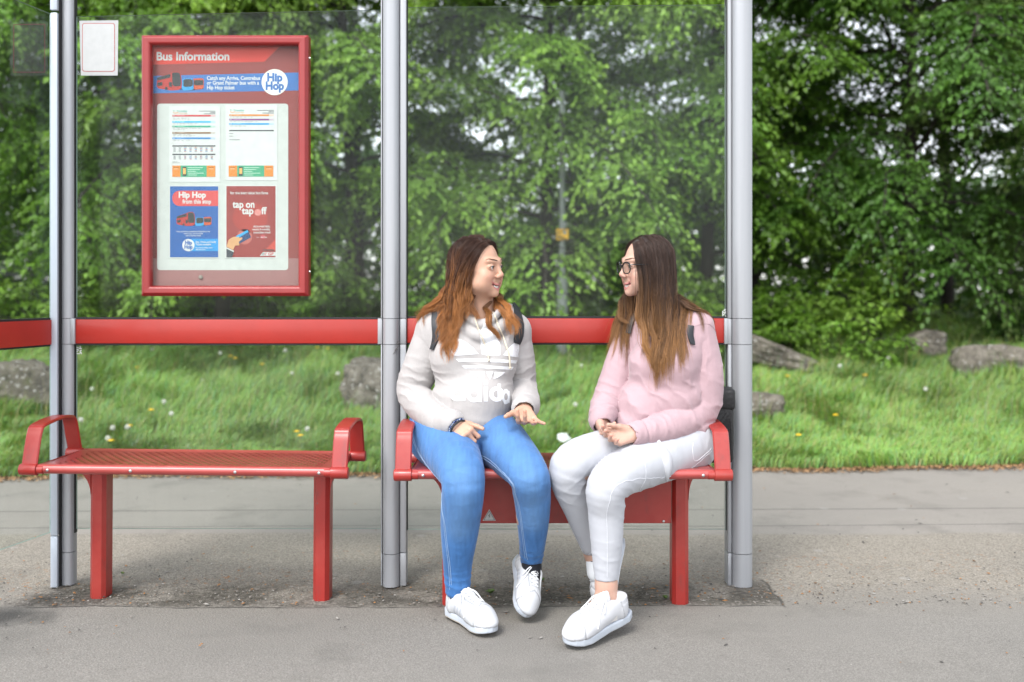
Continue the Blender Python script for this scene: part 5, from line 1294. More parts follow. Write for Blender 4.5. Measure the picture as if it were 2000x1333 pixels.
def sheaf(path, length, coll, ncl, r, width, cols, step, spread, tip_var, M):
    n = path.shape[1]
    gi = np.repeat(np.arange(n), ncl); S = len(gi); t = np.linspace(0, 1, M)[None]
    L = np.asarray(length)[gi] * (1 - tip_var * .12 + tip_var * .25 * (np.repeat(r.random(n), ncl) - .5)) * (1 - tip_var * .6 * r.random(S) ** 1.5)
    tt = np.clip(t * L[:, None] / step, 0, len(path) - 1.001); i0 = tt.astype(int); f = (tt - i0)[..., None]; q = path[i0, gi[:, None]] * (1 - f) + path[i0 + 1, gi[:, None]] * f
    o = r.normal(0, spread, (S, 1, 3)) * np.array([1, 1, .4]); q = q + o * ((.25 + .9 * t ** .6) * (1 - .55 * t ** 1.2))[..., None] + r.normal(0, .0016, (S, 1, 3)) + np.cumsum(r.normal(0, .00035, (S, M, 3)), 1)
    fly = r.random(S) < .09; q[fly] += np.cumsum(np.cumsum(r.normal(0, .0004, (fly.sum(), M, 3)), 1), 1) * .5
    fq_ = q.reshape(-1, 3); cd = coll(fq_); m = cd < .0015; gr = grad(coll, fq_[m], .006); gr /= np.maximum(np.linalg.norm(gr, axis=1, keepdims=True), .2); fq_[m] += gr * (.0025 - cd[m])[:, None]; q = fq_.reshape(S, M, 3)
    w_ = (width * (.75 + .6 * r.random(S)))[:, None] * np.clip(1.15 - t ** 3, .15, 1)
    tg = np.gradient(q, axis=1); tg /= np.maximum(np.linalg.norm(tg, axis=2, keepdims=True), 1e-6); a = np.cross(tg, [.3, .8, .5]); a /= np.maximum(np.linalg.norm(a, axis=2, keepdims=True), 1e-6); b = np.cross(tg, a)
    ring = np.stack([q + (a * math.cos(x) + b * math.sin(x)) * w_[..., None] for x in (0, 2.094, 4.189)], 2)
    k0 = ((np.arange(S) * M)[:, None] + np.arange(M - 1)[None]).reshape(-1, 1) * 3
    F = np.concatenate([np.concatenate([k0 + e, k0 + (e + 1) % 3, k0 + 3 + (e + 1) % 3, k0 + 3 + e], 1) for e in range(3)])
    C = cols(t * L[:, None] + np.repeat(r.normal(0, .035, n), ncl)[:, None], (np.repeat(r.uniform(.7, 1.35, n), ncl) * r.uniform(.75, 1.3, S))[:, None, None])
    return ring.reshape(-1, 3), F, np.repeat(C.reshape(-1, 3), 3, 0)
def hair_roots(n, seed, line, part=0.0, front=.22):
    """scalp points and comb directions in the head frame"""
    r = np.random.default_rng(seed); P_, D_ = [], []
    while len(P_) < n:
        u = unit(r.normal(size=3)); p = np.array([0, .014, .036]) + u * np.array([.0745, .0935, .0815])
        if p[2] < -.030 or line(p[None])[0] == False: continue
        sg = 1 if p[0] > part else -1; bk = np.clip((p[1] - .02) / .06, 0, 1)
        nrm = unit(u / np.array([.0745, .0935, .0815])); d = np.array([sg * (1 - .75 * bk), front * (1 - bk) + .5 * bk, -.30 - .9 * bk]); d = d - nrm * (d @ nrm); P_.append(p); D_.append(unit(d) + nrm * .03)
    return P_, D_

# ---- projecting prints and cords onto clothes
def ray_hit(bvh, px, py, lift=.0015, dmin=2.9):
    o = Vector((0, 0, CH)); t = Vector([float(x) for x in P(px, py, 4.0)]); d = (t - o).normalized(); hit, nr, i, dist = bvh.ray_cast(o, d)
    if hit is None: return None
    return hit + nr * lift
def bvh_of(V, F): return BVHTree.FromPolygons([tuple(v) for v in V.tolist()], [tuple(f) for f in F.tolist()])
def decal(bvh, polys, name, mat, parent, off, lift=.0012, cell=2.6):
    """flat outline in photo pixels laid on the cloth at that spot"""
    bm = bmesh.new()
    for pts in polys:
        vs_ = [bm.verts.new((x, -y, 0)) for x, y in pts]; bm.faces.new(vs_)
    bmesh.ops.triangulate(bm, faces=bm.faces[:])
    for _ in range(6):
        es = [e for e in bm.edges if e.calc_length() > cell]
        if not es: break
        bmesh.ops.subdivide_edges(bm, edges=es, cuts=1, use_grid_fill=False); bmesh.ops.triangulate(bm, faces=[f for f in bm.faces if len(f.verts) > 3])
    dead = []
    for v in bm.verts:
        q = ray_hit(bvh, v.co.x, -v.co.y, lift)
        if q is None: dead.append(v)
        else: v.co = q - Vector([float(x) for x in off])
    bmesh.ops.delete(bm, geom=dead, context='VERTS'); me = bpy.data.meshes.new(name); bm.to_mesh(me); bm.free(); return link(name, me, parent, [mat], True)
def ring_poly(cx, cy_, R1, R2, a0=0, a1=360, sx=1.0, n=36):
    A_ = np.radians(np.linspace(a0, a1, n)); out = []
    for a, b in zip(A_, A_[1:]): out.append([(cx + R1 * sx * math.cos(a), cy_ + R1 * math.sin(a)), (cx + R1 * sx * math.cos(b), cy_ + R1 * math.sin(b)), (cx + R2 * sx * math.cos(b), cy_ + R2 * math.sin(b)), (cx + R2 * sx * math.cos(a), cy_ + R2 * math.sin(a))])
    return out
def on_cloth(fn, p, lift=.004):
    p = np.asarray(p, float); a, b = p.min(0), p.max(0); fl = fn.culled((a + b) / 2, float(np.linalg.norm(b - a)) / 2 + .06)
    for _ in range(6):
        d = fl(p.astype(np.float32)); g = grad(fl, p, .003); p = p - g / np.maximum((g ** 2).sum(1, keepdims=True), .1) * (d - lift)[:, None]
    return p
def ribbon(fn, pts, width, th, name, mat, parent, off, lift=.004, side_fn=None):
    """strap lying on cloth fn along pts"""
    path = on_cloth(fn, smooth_path(pts, 8), lift); NN = grad(fn, path, .006); b = MB(); rows = []
    for i, p in enumerate(path):
        t = unit(path[min(i + 1, len(path) - 1)] - path[max(i - 1, 0)]); n = NN[i]; n = unit(n - t * (n @ t)); s = np.cross(t, n)
        rows.append([b.bm.verts.new(tuple(p + s * a * width / 2 + n * c * th - off)) for a, c in ((-1, -.5), (-1, .3), (-.8, .5), (.8, .5), (1, .3), (1, -.5))])
    for a, c in zip(rows, rows[1:]):
        for j in range(6): b.bm.faces.new([a[j], a[(j + 1) % 6], c[(j + 1) % 6], c[j]])
    b.bm.faces.new(rows[0][::-1]); b.bm.faces.new(rows[-1]); return b.build(name, mat, parent, True)
def cloth(name, shape, h, base, mat, parent, off, paint=None, m=.02):
    lo, hi = shape.bounds(m); V, F = mesh_sdf(shape, lo, hi, h); c = np.tile(np.array(base), (len(V), 1)) * (1 + .03 * fbm(V * 9)[:, None])
    if paint: c = paint(V, c)
    return link(name, np_mesh(name, V - off, F, None, c), parent, [mat], True), V, F
def seam_tube(bm_, fn, pts, r=.0009, lift=.0004, n=10):
    bm_.tube(on_cloth(fn, smooth_path(pts, n), lift), r, 5)
# ---- person in the white hoodie
if on('A'):
    OFF = np.array([float(P(900, 850, 3.66)[0]), 3.66, 0.0])
    pelv = P(895, 838, 3.68); neckb = P(942, 618, 3.65)
    HA = Head(P(932, 521, 3.61), R(60), R(2), R(-3), .93, 1.05); hd = HA.sdf(1.0, 1.0, .005)
    hipR, knR, clR, anR = P(860, 847, 3.64), P(904, 935, 3.31), P(899, 1020, 3.38), P(894, 1152, 3.455)
    hipL, knL, clL, anL = P(948, 845, 3.66), P(1030, 924, 3.33), P(1040, 1010, 3.42), P(1038, 1092, 3.53)
    shR, elR, wrR = P(846, 652, 3.68), P(809, 770, 3.67), P(882, 826, 3.45)
    shL, elL, wrL = P(1003, 652, 3.69), P(1019, 757, 3.71), P(1023, 800, 3.48)
    # skin: one continuous body
    body = Shape(); body.fn(hd); body.pts += [(HA.w((0, 0, 0)), .14)]
    body.cone(HA.w((0, .022, -.055)), neckb, .050, .056, .035)
    body.ell(P(925, 680, 3.67), (.125, .085, .13), None, .05).ell(P(915, 770, 3.65), (.12, .10, .12), None, .05).ell(pelv, (.13, .10, .09), None, .05)
    body.cone(P(860, 645, 3.68), P(990, 645, 3.69), .042, .042, .04)
    for a, b, c in ((shR, elR, wrR), (shL, elL, wrL)):
        body.cone(a, b, .043, .038, .03); body.cone(b, c, .037, .0255, .02)
    for a, b, m_, c in ((hipR, knR, clR, anR), (hipL, knL, clL, anL)):
        body.cone(a, b, .10, .055, .05); body.cone(b, m_, .054, .050, .03); body.cone(m_, c, .048, .034, .03)
    SHR = ((-.217, 3.512, .004), (-.067, 3.282, .004), (0, 0, 1)); SHL = ((.022, 3.630, .158), (.036, 3.420, .016), (.55, -.50, .65))
    def inshoe(sh, a):
        h_, t_, u_ = [np.array(k, float) for k in sh]; f_ = unit(t_ - h_); u_ = unit(u_ - f_ * (u_ @ f_)); body.cone(a, h_ + f_ * .10 + u_ * .048, .032, .022, .02)
    inshoe(SHR, anR); inshoe(SHL, anL)
    FR = P(924, 862, 3.375) - wrR
    nailA = hand(body, wrR, FR, (.72, .25, .62), [(52, 70, 40), (58, 78, 45), (60, 80, 45), (55, 75, 45)], thumb=(.55, .5, .25), thumb_in=.15)
    nailB = hand(body, wrL, P(1030, 826, 3.395) - wrL, (-.95, -.15, -.12), [(38, 40, 22), (34, 40, 22), (14, 16, 12), (-4, 12, 8)], spread=(.22, .04, -.20, -.48), thumb=(.75, .3, .1), thumb_in=.25)
    lineA = lambda q: ~((q[:, 1] < -.012 + .28 * np.clip(q[:, 2] - .02, 0, .1)) & (q[:, 2] < .083 - 1.1 * np.maximum(0, np.abs(q[:, 0]) - .040)))
    lo, hi = body.bounds(.01); V, F = mesh_sdf(body, lo, hi, .0031)
    SK = (.52, .305, .215); c = np.tile(np.array(SK), (len(V), 1)) * (1 + .035 * fbm(V * 22)[:, None]); nearh = np.linalg.norm(V - HA.c, axis=1) < .17
    c[nearh] = HA.paint(V[nearh], SK, (.45, .165, .145), (.030, .015, .010), lineA) * (1 + .03 * fbm(V[nearh] * 30)[:, None])
    for p, d, n in nailA + nailB:
        m = (np.linalg.norm(V - (p + np.asarray(n) * 0), axis=1) < .0095); c[m] = c[m] * np.array([1.12, .98, .98])
    PA = link('person', np_mesh('person', V - OFF, F, None, c), None, [M_SKIN], True); PA.location = OFF
    tag(PA, 'seated woman in a white hoodie and blue jeans, turning her head to her friend', 'person')
    HA.extras(PA, OFF, (.05, -1, -.05), (.045, .022, .012))
    # jeans
    J = Shape(); J.ell(pelv, (.160, .125, .095), None, .05)
    limb(J, [hipR, (hipR + knR) / 2 + [0, 0, .012], knR, clR, P(894, 1098, 3.435), anR], [.124, .098, .0735, .0675, .0510, .0425], .05)
    limb(J, [hipL, (hipL + knL) / 2 + [0, 0, .012], knL, P(1039, 965, 3.37), P(1041, 1022, 3.43), anL], [.114, .092, .0690, .0640, .0545, .0385], .05)
    for a, b, k_ in ((anR, clR, .062), (anL, clL, .058)):
        t = unit(a - b); J.cone(a + t * .004, a + t * .12, k_ * .58, k_ * .62, .004, 's'); J.fn((lambda a_, t_: lambda p: np.where(np.linalg.norm(p - a_.astype(np.float32), axis=1) < .12, -((p - (a_ + t_ * .014).astype(np.float32)) @ t_.astype(np.float32)), 1.0))(a, t), .003, 's')
        J.post.append(crease(a - t * .03, t, .055, -.006, 110, 3)); 
    for k_, h_, q in ((knR, hipR, 1), (knL, hipL, 2)):
        bk = k_ + np.array([0, .05, -.02]); J.post.append(crease(bk, (0, .4, 1), .07, -.007, 95, q)); J.post.append(crease(k_ + np.array([0, -.05, .03]), (.2, 0, 1), .07, -.003, 70, q + 3))
    J.post.append(crease(P(940, 860, 3.56), (1, 0, .6), .10, -.007, 60, 5)); J.post.append(crease(P(815, 845, 3.58), (.5, 0, 1), .09, -.005, 65, 6))
    def pj(V, c):
        wash = np.zeros(len(V))
        for a, b, r in ((hipR, knR, .075), (hipL, knL, .07), (knR, clR, .05), (knL, clL, .045)):
            d = d_cone(V.astype(np.float32), np.asarray(a) + [0.01, -.09, .03], np.asarray(b) + [0, -.055, .0], .001, .001); wash = np.maximum(wash, np.exp(-(d / r) ** 2))
        g = (V @ np.array([.6, 0, .2])) ; st = vnoise(np.stack([V[:, 0] * 160, V[:, 1] * 30, V[:, 2] * 22], 1))
        c = c * (1 + .16 * st[:, None]) * (1 + .09 * fbm(V * 14)[:, None]); return c * (1 - .45 * wash[:, None]) + np.array([.18, .33, .56]) * .45 * wash[:, None]
    oj, VJ, FJ = cloth('jeans', J, .0042, (.048, .150, .37), M_DENIM, PA, OFF, pj)
    sm = MB()
    seam_tube(sm, J, [P(808, 806, 3.60), P(806, 850, 3.56), P(826, 905, 3.46), P(862, 958, 3.34), P(872, 1000, 3.33), P(872, 1060, 3.36), P(880, 1150, 3.42)])
    seam_tube(sm, J, [P(815, 806, 3.60), P(812, 850, 3.55), P(832, 905, 3.45), P(866, 955, 3.33), P(877, 1000, 3.33), P(877, 1060, 3.36), P(884, 1150, 3.42)])
    seam_tube(sm, J, [P(940, 885, 3.5), P(972, 905, 3.4), P(1003, 940, 3.3), P(1010, 975, 3.33), P(1015, 1030, 3.38), P(1027, 1090, 3.48)])
    seam_tube(sm, J, [P(946, 880, 3.5), P(978, 900, 3.4), P(1008, 938, 3.3), P(1015, 975, 3.33), P(1020, 1030, 3.38), P(1032, 1090, 3.48)])
    sm.build('seam_stitching', simple('thread_pale', (.30, .42, .60), .8, .1), oj, True, None, Matrix.Translation([-x for x in OFF]))
    # socks
    for a, t in ((anR, np.array([.25, -.25, -.93])), (anL, np.array([.0, -.35, -.93]))):
        s = Shape().cone(a + unit(t) * .022, a + unit(t) * .050, .0365, .0365, .01); cloth('sock', s, .004, (.012, .013, .018), M_DENIM, PA, OFF)
    shoe(PA, OFF, *SHR, stripes=True)
    shoe(PA, OFF, *SHL, stripes=True)
    # hoodie
    Hd = Shape()
    Hd.ell(P(925, 685, 3.655), (.152, .112, .145), None, .05).ell(P(925, 775, 3.625), (.148, .138, .112), None, .06).ell(P(915, 822, 3.62), (.138, .135, .070), None, .05)
    Hd.ell(P(882, 700, 3.60), (.07, .075, .075), None, .05).ell(P(972, 700, 3.61), (.065, .075, .075), None, .05)
    Hd.cone(P(852, 645, 3.675), P(1000, 648, 3.685), .060, .058, .05)
    Hd.cone(P(905, 612, 3.67), P(850, 640, 3.68), .045, .055, .04).cone(P(975, 612, 3.67), P(1003, 640, 3.69), .042, .052, .04)
    limb(Hd, [shR, (shR + elR) / 2 + [-.006, 0, 0], elR, P(858, 822, 3.52), wrR], [.066, .066, .062, .054, .047], .022)
    limb(Hd, [shL, (shL + elL) / 2 + [.004, 0, 0], elL, P(1028, 790, 3.56), wrL + [0, .01, .004]], [.063, .060, .056, .050, .044], .022)
    # hood lying round the neck
    for pts, r in (([P(878, 612, 3.70), P(900, 636, 3.60), P(940, 656, 3.552), P(980, 636, 3.590), P(998, 612, 3.68)], .021), ([P(893, 596, 3.66), P(912, 618, 3.585), P(943, 634, 3.548), P(967, 614, 3.58), P(981, 596, 3.64)], .014), ([P(875, 608, 3.70), P(900, 604, 3.76), P(950, 604, 3.78), P(995, 610, 3.72)], .032)):
        pp = smooth_path(pts, 4)
        for a, b in zip(pp, pp[1:]): Hd.cone(a, b, r, r, .012)
    Hd.cone(P(950, 560, 3.56), P(946, 612, 3.595), .055, .038, .012, 's')
    # open cuffs
    for w_, d_ in ((wrR, FR), (wrL, P(1030, 826, 3.395) - wrL)):
        t = unit(d_); Hd.cone(w_ - t * .012, w_ + t * .09, .0345, .0345, .004, 's')
    ua = unit(elR - shR); ub = unit(elL - shL); fa = unit(wrR - elR)
    for cc, ax, R_, am, fq, sd_ in ((elR + [.02, -.03, .02], ua, .085, -.010, 85, 1), (elR + [.0, -.02, .09], ua, .07, -.006, 80, 2), (P(850, 815, 3.53), fa, .06, -.005, 90, 3), (elL + [.0, -.03, .03], ub, .085, -.010, 85, 4), (elL + [.01, -.05, -.03], ub, .06, -.008, 95, 8),
        (P(850, 745, 3.58), (.2, 0, 1), .07, -.007, 80, 5), (P(1000, 745, 3.6), (-.3, 0, 1), .06, -.006, 80, 6), (P(925, 850, 3.5), (.1, 0, 1), .07, -.004, 70, 7), (P(920, 740, 3.50), (.5, 0, 1), .09, -.0035, 60, 9), (P(860, 655, 3.6), (1, 0, .3), .07, -.005, 60, 10), (P(1000, 655, 3.6), (1, 0, -.3), .06, -.005, 60, 11)): Hd.post.append(crease(cc, ax, R_, am, fq, sd_))
    # seam of the cuff ribs
    for w_, d_ in ((wrR, wrR - P(858, 822, 3.52)), (wrL, wrL - P(1028, 790, 3.56))):
        t = unit(d_); Hd.post.append((lambda a_, t_: lambda p: .004 * np.exp(-(((p - a_.astype(np.float32)) @ t_.astype(np.float32)) / .004) ** 2) * (np.linalg.norm(p - a_.astype(np.float32), axis=1) < .08))(w_ - t * .045, t))
    oh, VH, FH = cloth('hoodie', Hd, .0042, (.405, .386, .380), M_FLEECE, PA, OFF)
    bvA = bvh_of(VH, FH)
    # drawstrings
    for pts in ([(922, 600), (928, 622), (940, 655), (953, 690), (955, 704)], [(961, 605), (972, 635), (984, 665), (993, 695), (995, 718)]):
        q = [ray_hit(bvA, x, y, .004) for x, y in smooth_path([np.array(z) for z in pts], 6)]; q = [z - Vector(OFF.tolist()) for z in q if z is not None]
        b = MB(); b.tube(q, .0032, 7); b.ball(q[-1], .0052, 8); b.build('drawstring', simple('cord_cream', (.62, .55, .44), .8, .1), oh, True)
    # printed emblem and word on the chest
    tp = lambda L: [(760 + u / 4.444, 620 + v / 4.444) for u, v in L]
    polys = [tp([(503, 172), (540, 173), (600, 186), (665, 216), (725, 262), (778, 318), (700, 326), (560, 335), (535, 292), (514, 230)]),
             tp([(826, 45), (865, 80), (905, 125), (940, 178), (958, 215), (968, 262), (964, 331), (860, 334), (805, 322), (796, 240), (792, 165), (805, 95)]),
             tp([(1124, 200), (1095, 215), (1060, 242), (1020, 285), (988, 330), (1060, 342), (1118, 348), (1127, 290)]),
             tp([(578, 362), (760, 358), (960, 364), (1108, 376), (1098, 402), (960, 392), (760, 384), (606, 389)]),
             tp([(628, 420), (800, 416), (1080, 430), (1062, 456), (800, 442), (657, 444)]),
             tp([(700, 473), (832, 472), (826, 536), (790, 527), (745, 505)]), tp([(842, 472), (906, 472), (890, 510), (875, 543), (858, 512)]), tp([(915, 473), (1008, 476), (975, 505), (940, 525), (906, 536)])]
    S4 = 4.444; U = lambda x: 760 + x / S4; Vv = lambda y: 620 + y / S4
    for cx, cy_, sx in ((594, 662, 1.0), (738, 672, 1.0), (932, 668, .95), (1012, 690, .5)): polys += ring_poly(U(cx), Vv(cy_), 66 / S4, 30 / S4, 0, 360, sx)
    for x0, x1, y0, y1 in ((630, 662, 598, 724), (772, 803, 560, 736), (822, 856, 606, 731), (940, 968, 578, 728), (1030, 1044, 640, 745)): polys.append([(U(x0), Vv(y0)), (U(x1), Vv(y0)), (U(x1), Vv(y1)), (U(x0), Vv(y1))])
    polys.append([(U(822), Vv(563)), (U(856), Vv(563)), (U(856), Vv(590)), (U(822), Vv(590))])
    decal(bvA, polys, 'chest_logo', simple('satin_white_print', (.74, .755, .78), .28, .02), oh, OFF)
    # bracelets on the wrist
    t = unit(FR); wc = wrR + t * .031; f_, s_, n_ = frame(FR, (.72, .25, .62)); bl = MB()
    ringp = lambda r, o: [wc + t * o + (s_ * math.cos(a) * 1.12 + n_ * math.sin(a)) * r for a in np.linspace(0, 6.283, 25)]
    for i, p in enumerate(ringp(.0290, -.003)[:-1]): bl.ball(p - OFF, .0048, 8)
    o = bl.build('bead_bracelet', None, PA, True); o.data.materials.clear(); m_, N_, b_ = newmat('blue_beads'); N_.l(ramp(N_, noise(N_, 190, 2, .5, objco(N_)), [(.42, (.01, .02, .10)), (.5, (.03, .10, .35)), (.62, (.55, .58, .62))]), b_.inputs['Base Color']); b_.inputs['Roughness'].default_value = .2; o.data.materials.append(m_)
    b = MB(); b.tube([p - OFF for p in ringp(.0295, .007)], .0034, 8, False); b.build('black_band', M_WEB, PA, True)
    # hair
    coll = Shape(); coll.fn(hd); coll.fn(Hd, .01); coll.cone(HA.w((0, .022, -.055)), neckb, .052, .058, .02)
    roots, comb = hair_roots(340, 11, lineA, -.012, .75)
    def colA(t, j):
        k = np.clip((t - .065) / .17, 0, 1)[..., None]; a = np.array([.058, .026, .017]); b = np.array([.16, .064, .025]); e = np.array([.36, .150, .048])
        return (a * (1 - k) + (b * (1 - k) + e * k) * k) * j
    G_ = GridSDF(coll, HA.c + [-.32, -.25, -.42], HA.c + [.32, .25, .18], .009)
    Ln = .285 + .09 * np.random.default_rng(2).random(len(roots)); V1, F1, C1 = strands(HA, G_, roots, comb, Ln, (.0070, .085), 50, 12, .00066, colA, lift=.004, fall=.50, stiff=.62, spread=.0065, sweep=.36)
    LK = [[P(968, 572, 3.70), P(980, 588, 3.62), P(995, 612, 3.575), P(1006, 640, 3.56), P(1010, 656, 3.56)], [P(972, 575, 3.70), P(985, 594, 3.62), P(1003, 618, 3.58), P(1016, 645, 3.58)], [P(960, 580, 3.68), P(975, 598, 3.60), P(990, 622, 3.57), P(1000, 648, 3.56), P(998, 662, 3.55)], [P(948, 592, 3.62), P(953, 618, 3.55), P(960, 640, 3.54), P(972, 660, 3.54), P(982, 668, 3.54)],
          [P(882, 545, 3.72), P(862, 580, 3.70), P(838, 602, 3.67), P(820, 618, 3.655), P(812, 640, 3.655)], [P(885, 540, 3.72), P(866, 572, 3.70), P(846, 594, 3.67), P(826, 606, 3.66), P(818, 625, 3.655)], [P(890, 550, 3.70), P(872, 588, 3.66), P(855, 605, 3.64), P(838, 612, 3.645)],
          [P(925, 545, 3.60), P(918, 580, 3.56), P(904, 610, 3.55), P(894, 640, 3.53), P(888, 652, 3.53)], [P(926, 560, 3.60), P(921, 590, 3.56), P(925, 612, 3.54), P(936, 626, 3.53)], [P(915, 560, 3.60), P(902, 600, 3.57), P(880, 618, 3.58), P(862, 630, 3.58)], [P(905, 560, 3.62), P(888, 600, 3.60), P(872, 622, 3.59)]]
    V3, F3, C3 = locks(LK, G_, 110, 31, .00066, colA, .0075, .15); F1 = np.concatenate([F1, F3 + len(V1)]); V1 = np.concatenate([V1, V3]); C1 = np.concatenate([C1, C3])
    cap = Shape().ell((0, .014, .036), (.0755, .0945, .0825), None, 0); W = np.array([HA.wide, 1, 1]) * HA.sc
    def capf(p):
        q = HA.l(p).astype(np.float32); d = cap(q); fc = np.where(lineA(q), -1., 1.) * .01; return np.maximum(d, np.maximum(fc, -.028 - q[:, 2])) * HA.sc
    V2, F2 = mesh_sdf(capf, HA.c - .13, HA.c + .13, .004, 0); C2 = np.tile(np.array([.022, .010, .007]), (len(V2), 1))
    link('hair', np_mesh('hair', np.concatenate([V1, V2]) - OFF, np.concatenate([F1, F2 + len(V1)]), None, np.concatenate([C1, C2])), PA, [M_HAIR], True)
    # backpack worn on her back
    bp = P(925, 700, 3.80); BP = empty('backpack', bp); tag(BP, 'black backpack worn by the woman in the white hoodie, only its straps showing', 'backpack')
    MB().box((-.12, -.03, -.17), (.12, .055, .16), .03, None, 4).build('bag_body', M_LEATHER, BP, True)
    rh = lambda *L: [np.array(ray_hit(bvA, x, y, .004)) for x, y in L]
    for pts in ([P(872, 625, 3.79), P(862, 598, 3.72)] + rh((853, 612), (852, 632), (854, 652), (850, 670), (845, 684)), [P(998, 620, 3.79), P(1004, 602, 3.72)] + rh((1011, 618), (1014, 636), (1013, 655), (1008, 672))):
        ribbon(Hd, pts, .034, .006, 'strap', M_WEB, BP, np.asarray(bp), .004)
# ---- person in the pink sweatshirt
if on('B'):
    OFF = np.array([float(P(1330, 850, 3.66)[0]), 3.66, 0.0])
    HB = Head(P(1262, 519, 3.60), R(-69), R(3), R(2), .92, .97); hd = HB.sdf(1.0, .95, -.004)
    neckb = P(1292, 612, 3.65); pelv = P(1330, 848, 3.66)
    hipN, knN, clN, anN = P(1338, 868, 3.59), P(1191, 942, 3.30), P(1184, 1030, 3.32), P(1184, 1142, 3.335)
    hipF, knF, clF, anF = P(1300, 852, 3.64), P(1112, 911, 3.37), P(1135, 1000, 3.46), P(1161, 1082, 3.56)
    shN, elN, wrN = P(1360, 640, 3.60), P(1366, 795, 3.60), P(1238, 848, 3.39)
    shF, elF, wrF = P(1236, 645, 3.69), P(1192, 775, 3.63), P(1174, 826, 3.49)
    fw = unit(np.array([-.72, -.69, 0])); lt = unit(np.array([.69, -.72, 0])); MB_ = np.stack([lt, fw, np.array([0, 0, 1.])], 1)
    body = Shape(); body.fn(hd); body.pts += [(HB.c, .14)]
    body.cone(HB.w((0, .024, -.05)), neckb, .045, .052, .035)
    body.ell(P(1300, 695, 3.64), (.12, .08, .13), MB_, .05).ell(P(1305, 785, 3.64), (.115, .09, .12), MB_, .05).ell(pelv, (.13, .10, .09), MB_, .05)
    body.cone(P(1350, 640, 3.61), P(1245, 645, 3.69), .04, .04, .04)
    for a, b, c in ((shN, elN, wrN), (shF, elF, wrF)): body.cone(a, b, .040, .036, .03); body.cone(b, c, .036, .0245, .02)
    for a, b, m_, c in ((hipN, knN, clN, anN), (hipF, knF, clF, anF)):
        body.cone(a, b, .088, .054, .05); body.cone(b, m_, .052, .045, .03); body.cone(m_, c, .044, .034, .03)
    tN, tF = np.array([-.55, -.42, -.30]), np.array([.0, -.15, -.9])
    body.cone(anN, anN + [0, 0, -.05], .034, .036, .02); body.cone(anF, anF + np.array([.012, .01, -.03]), .033, .034, .02)
    for a, t in ((anN + [0, 0, -.05], tN), (anF + np.array([.012, .01, -.03]), tF)): body.cone(a, a + unit(t) * .05, .033, .028, .02)
    FN = P(1186, 858, 3.35) - wrN; FF = P(1192, 862, 3.40) - wrF
    n1 = hand(body, wrN, FN, (-.05, .55, .75), [(22, 32, 16), (26, 36, 18), (30, 38, 18), (34, 40, 20)], spread=(.10, .02, -.06, -.14), thumb=(.25, .3, .1), thumb_in=.30, sc=.86)
    n2 = hand(body, wrF, FF, (-.75, -.25, .55), [(42, 50, 25), (40, 50, 25), (36, 45, 25), (34, 40, 20)], thumb=(.35, .2, .1), thumb_in=.10, sc=.86)
    lineB = lambda q: ~((q[:, 1] < .004 + .25 * np.clip(q[:, 2] - .02, 0, .1)) & (q[:, 2] < .088 - 1.1 * np.maximum(0, np.abs(q[:, 0]) - .036)))
    lo, hi = body.bounds(.01); V, F = mesh_sdf(body, lo, hi, .0031)
    SK = (.53, .325, .25); c = np.tile(np.array(SK), (len(V), 1)) * (1 + .03 * fbm(V * 22)[:, None]); nearh = np.linalg.norm(V - HB.c, axis=1) < .17
    c[nearh] = HB.paint(V[nearh], SK, (.42, .17, .155), (.030, .018, .014), lineB) * (1 + .03 * fbm(V[nearh] * 30)[:, None])
    for p, d, n in n1 + n2:
        m = np.linalg.norm(V - p, axis=1) < .0088; c[m] = c[m] * np.array([1.1, .95, .95])
    q = HB.l(V); m = np.linalg.norm(q - np.array([.043, -.070, -.040]), axis=1) < .0032; c[m] = (.16, .07, .045)
    PB = link('person', np_mesh('person', V - OFF, F, None, c), None, [M_SKIN], True); PB.location = OFF
    tag(PB, 'seated woman in glasses, pale pink sweatshirt and white trousers, smiling at her friend', 'person')
    HB.extras(PB, OFF, (0, -1, -.05), (.05, .028, .014))
    # glasses
    gl_ = MB(); ly = -.1085
    def lens_path(x): return [HB.w((x * .0335 + .0232 * math.copysign(abs(math.cos(a)) ** .75, math.cos(a)), ly + .010 * abs((x * .0335 + .0232 * math.cos(a)) / .06) ** 1.5, -.004 + (.0205 if math.sin(a) > 0 else .0225) * math.copysign(abs(math.sin(a)) ** .8, math.sin(a)))) - OFF for a in np.linspace(0, 6.283, 29)]
    for x in (-1, 1): gl_.tube(lens_path(x), .0022, 8, False)
    for x in (-1, 1): gl_.tube(lens_path(x)[2:13], .0032, 8)
    gl_.tube([HB.w(p) - OFF for p in ((-.0105, ly + .001, .004), (0, ly - .002, .0065), (.0105, ly + .001, .004))], .0021, 8)
    for x in (-1, 1): gl_.tube([HB.w(p) - OFF for p in ((x * .056, ly + .009, .008), (x * .068, -.085, .008), (x * .0765, -.03, .006), (x * .079, .02, .004))], .0020, 8)
    go = gl_.build('glasses', simple('glossy_black', (.010, .010, .011), .15, .05), PB, True)
    for x in (-1, 1):
        b = MB(); b.poly(lens_path(x)[:-1]); lo_ = b.build('lens', M_GLASS, go, False); lo_.location = (0, 0, 0)
    # trousers
    J = Shape(); J.ell(pelv, (.150, .115, .095), MB_, .05)
    limb(J, [hipN, (hipN + knN) / 2 + [0, 0, .006], knN, P(1184, 1000, 3.315), P(1185, 1060, 3.325), anN], [.110, .088, .0690, .0600, .0530, .0375], .05)
    limb(J, [hipF, (hipF + knF) / 2 + [0, 0, .006], knF, clF, anF], [.102, .084, .0670, .0555, .0365], .05)
    cuts = ((anN, unit(np.array([0, 0, -1.])), -.020), (anF, unit(anF - clF), -.030))
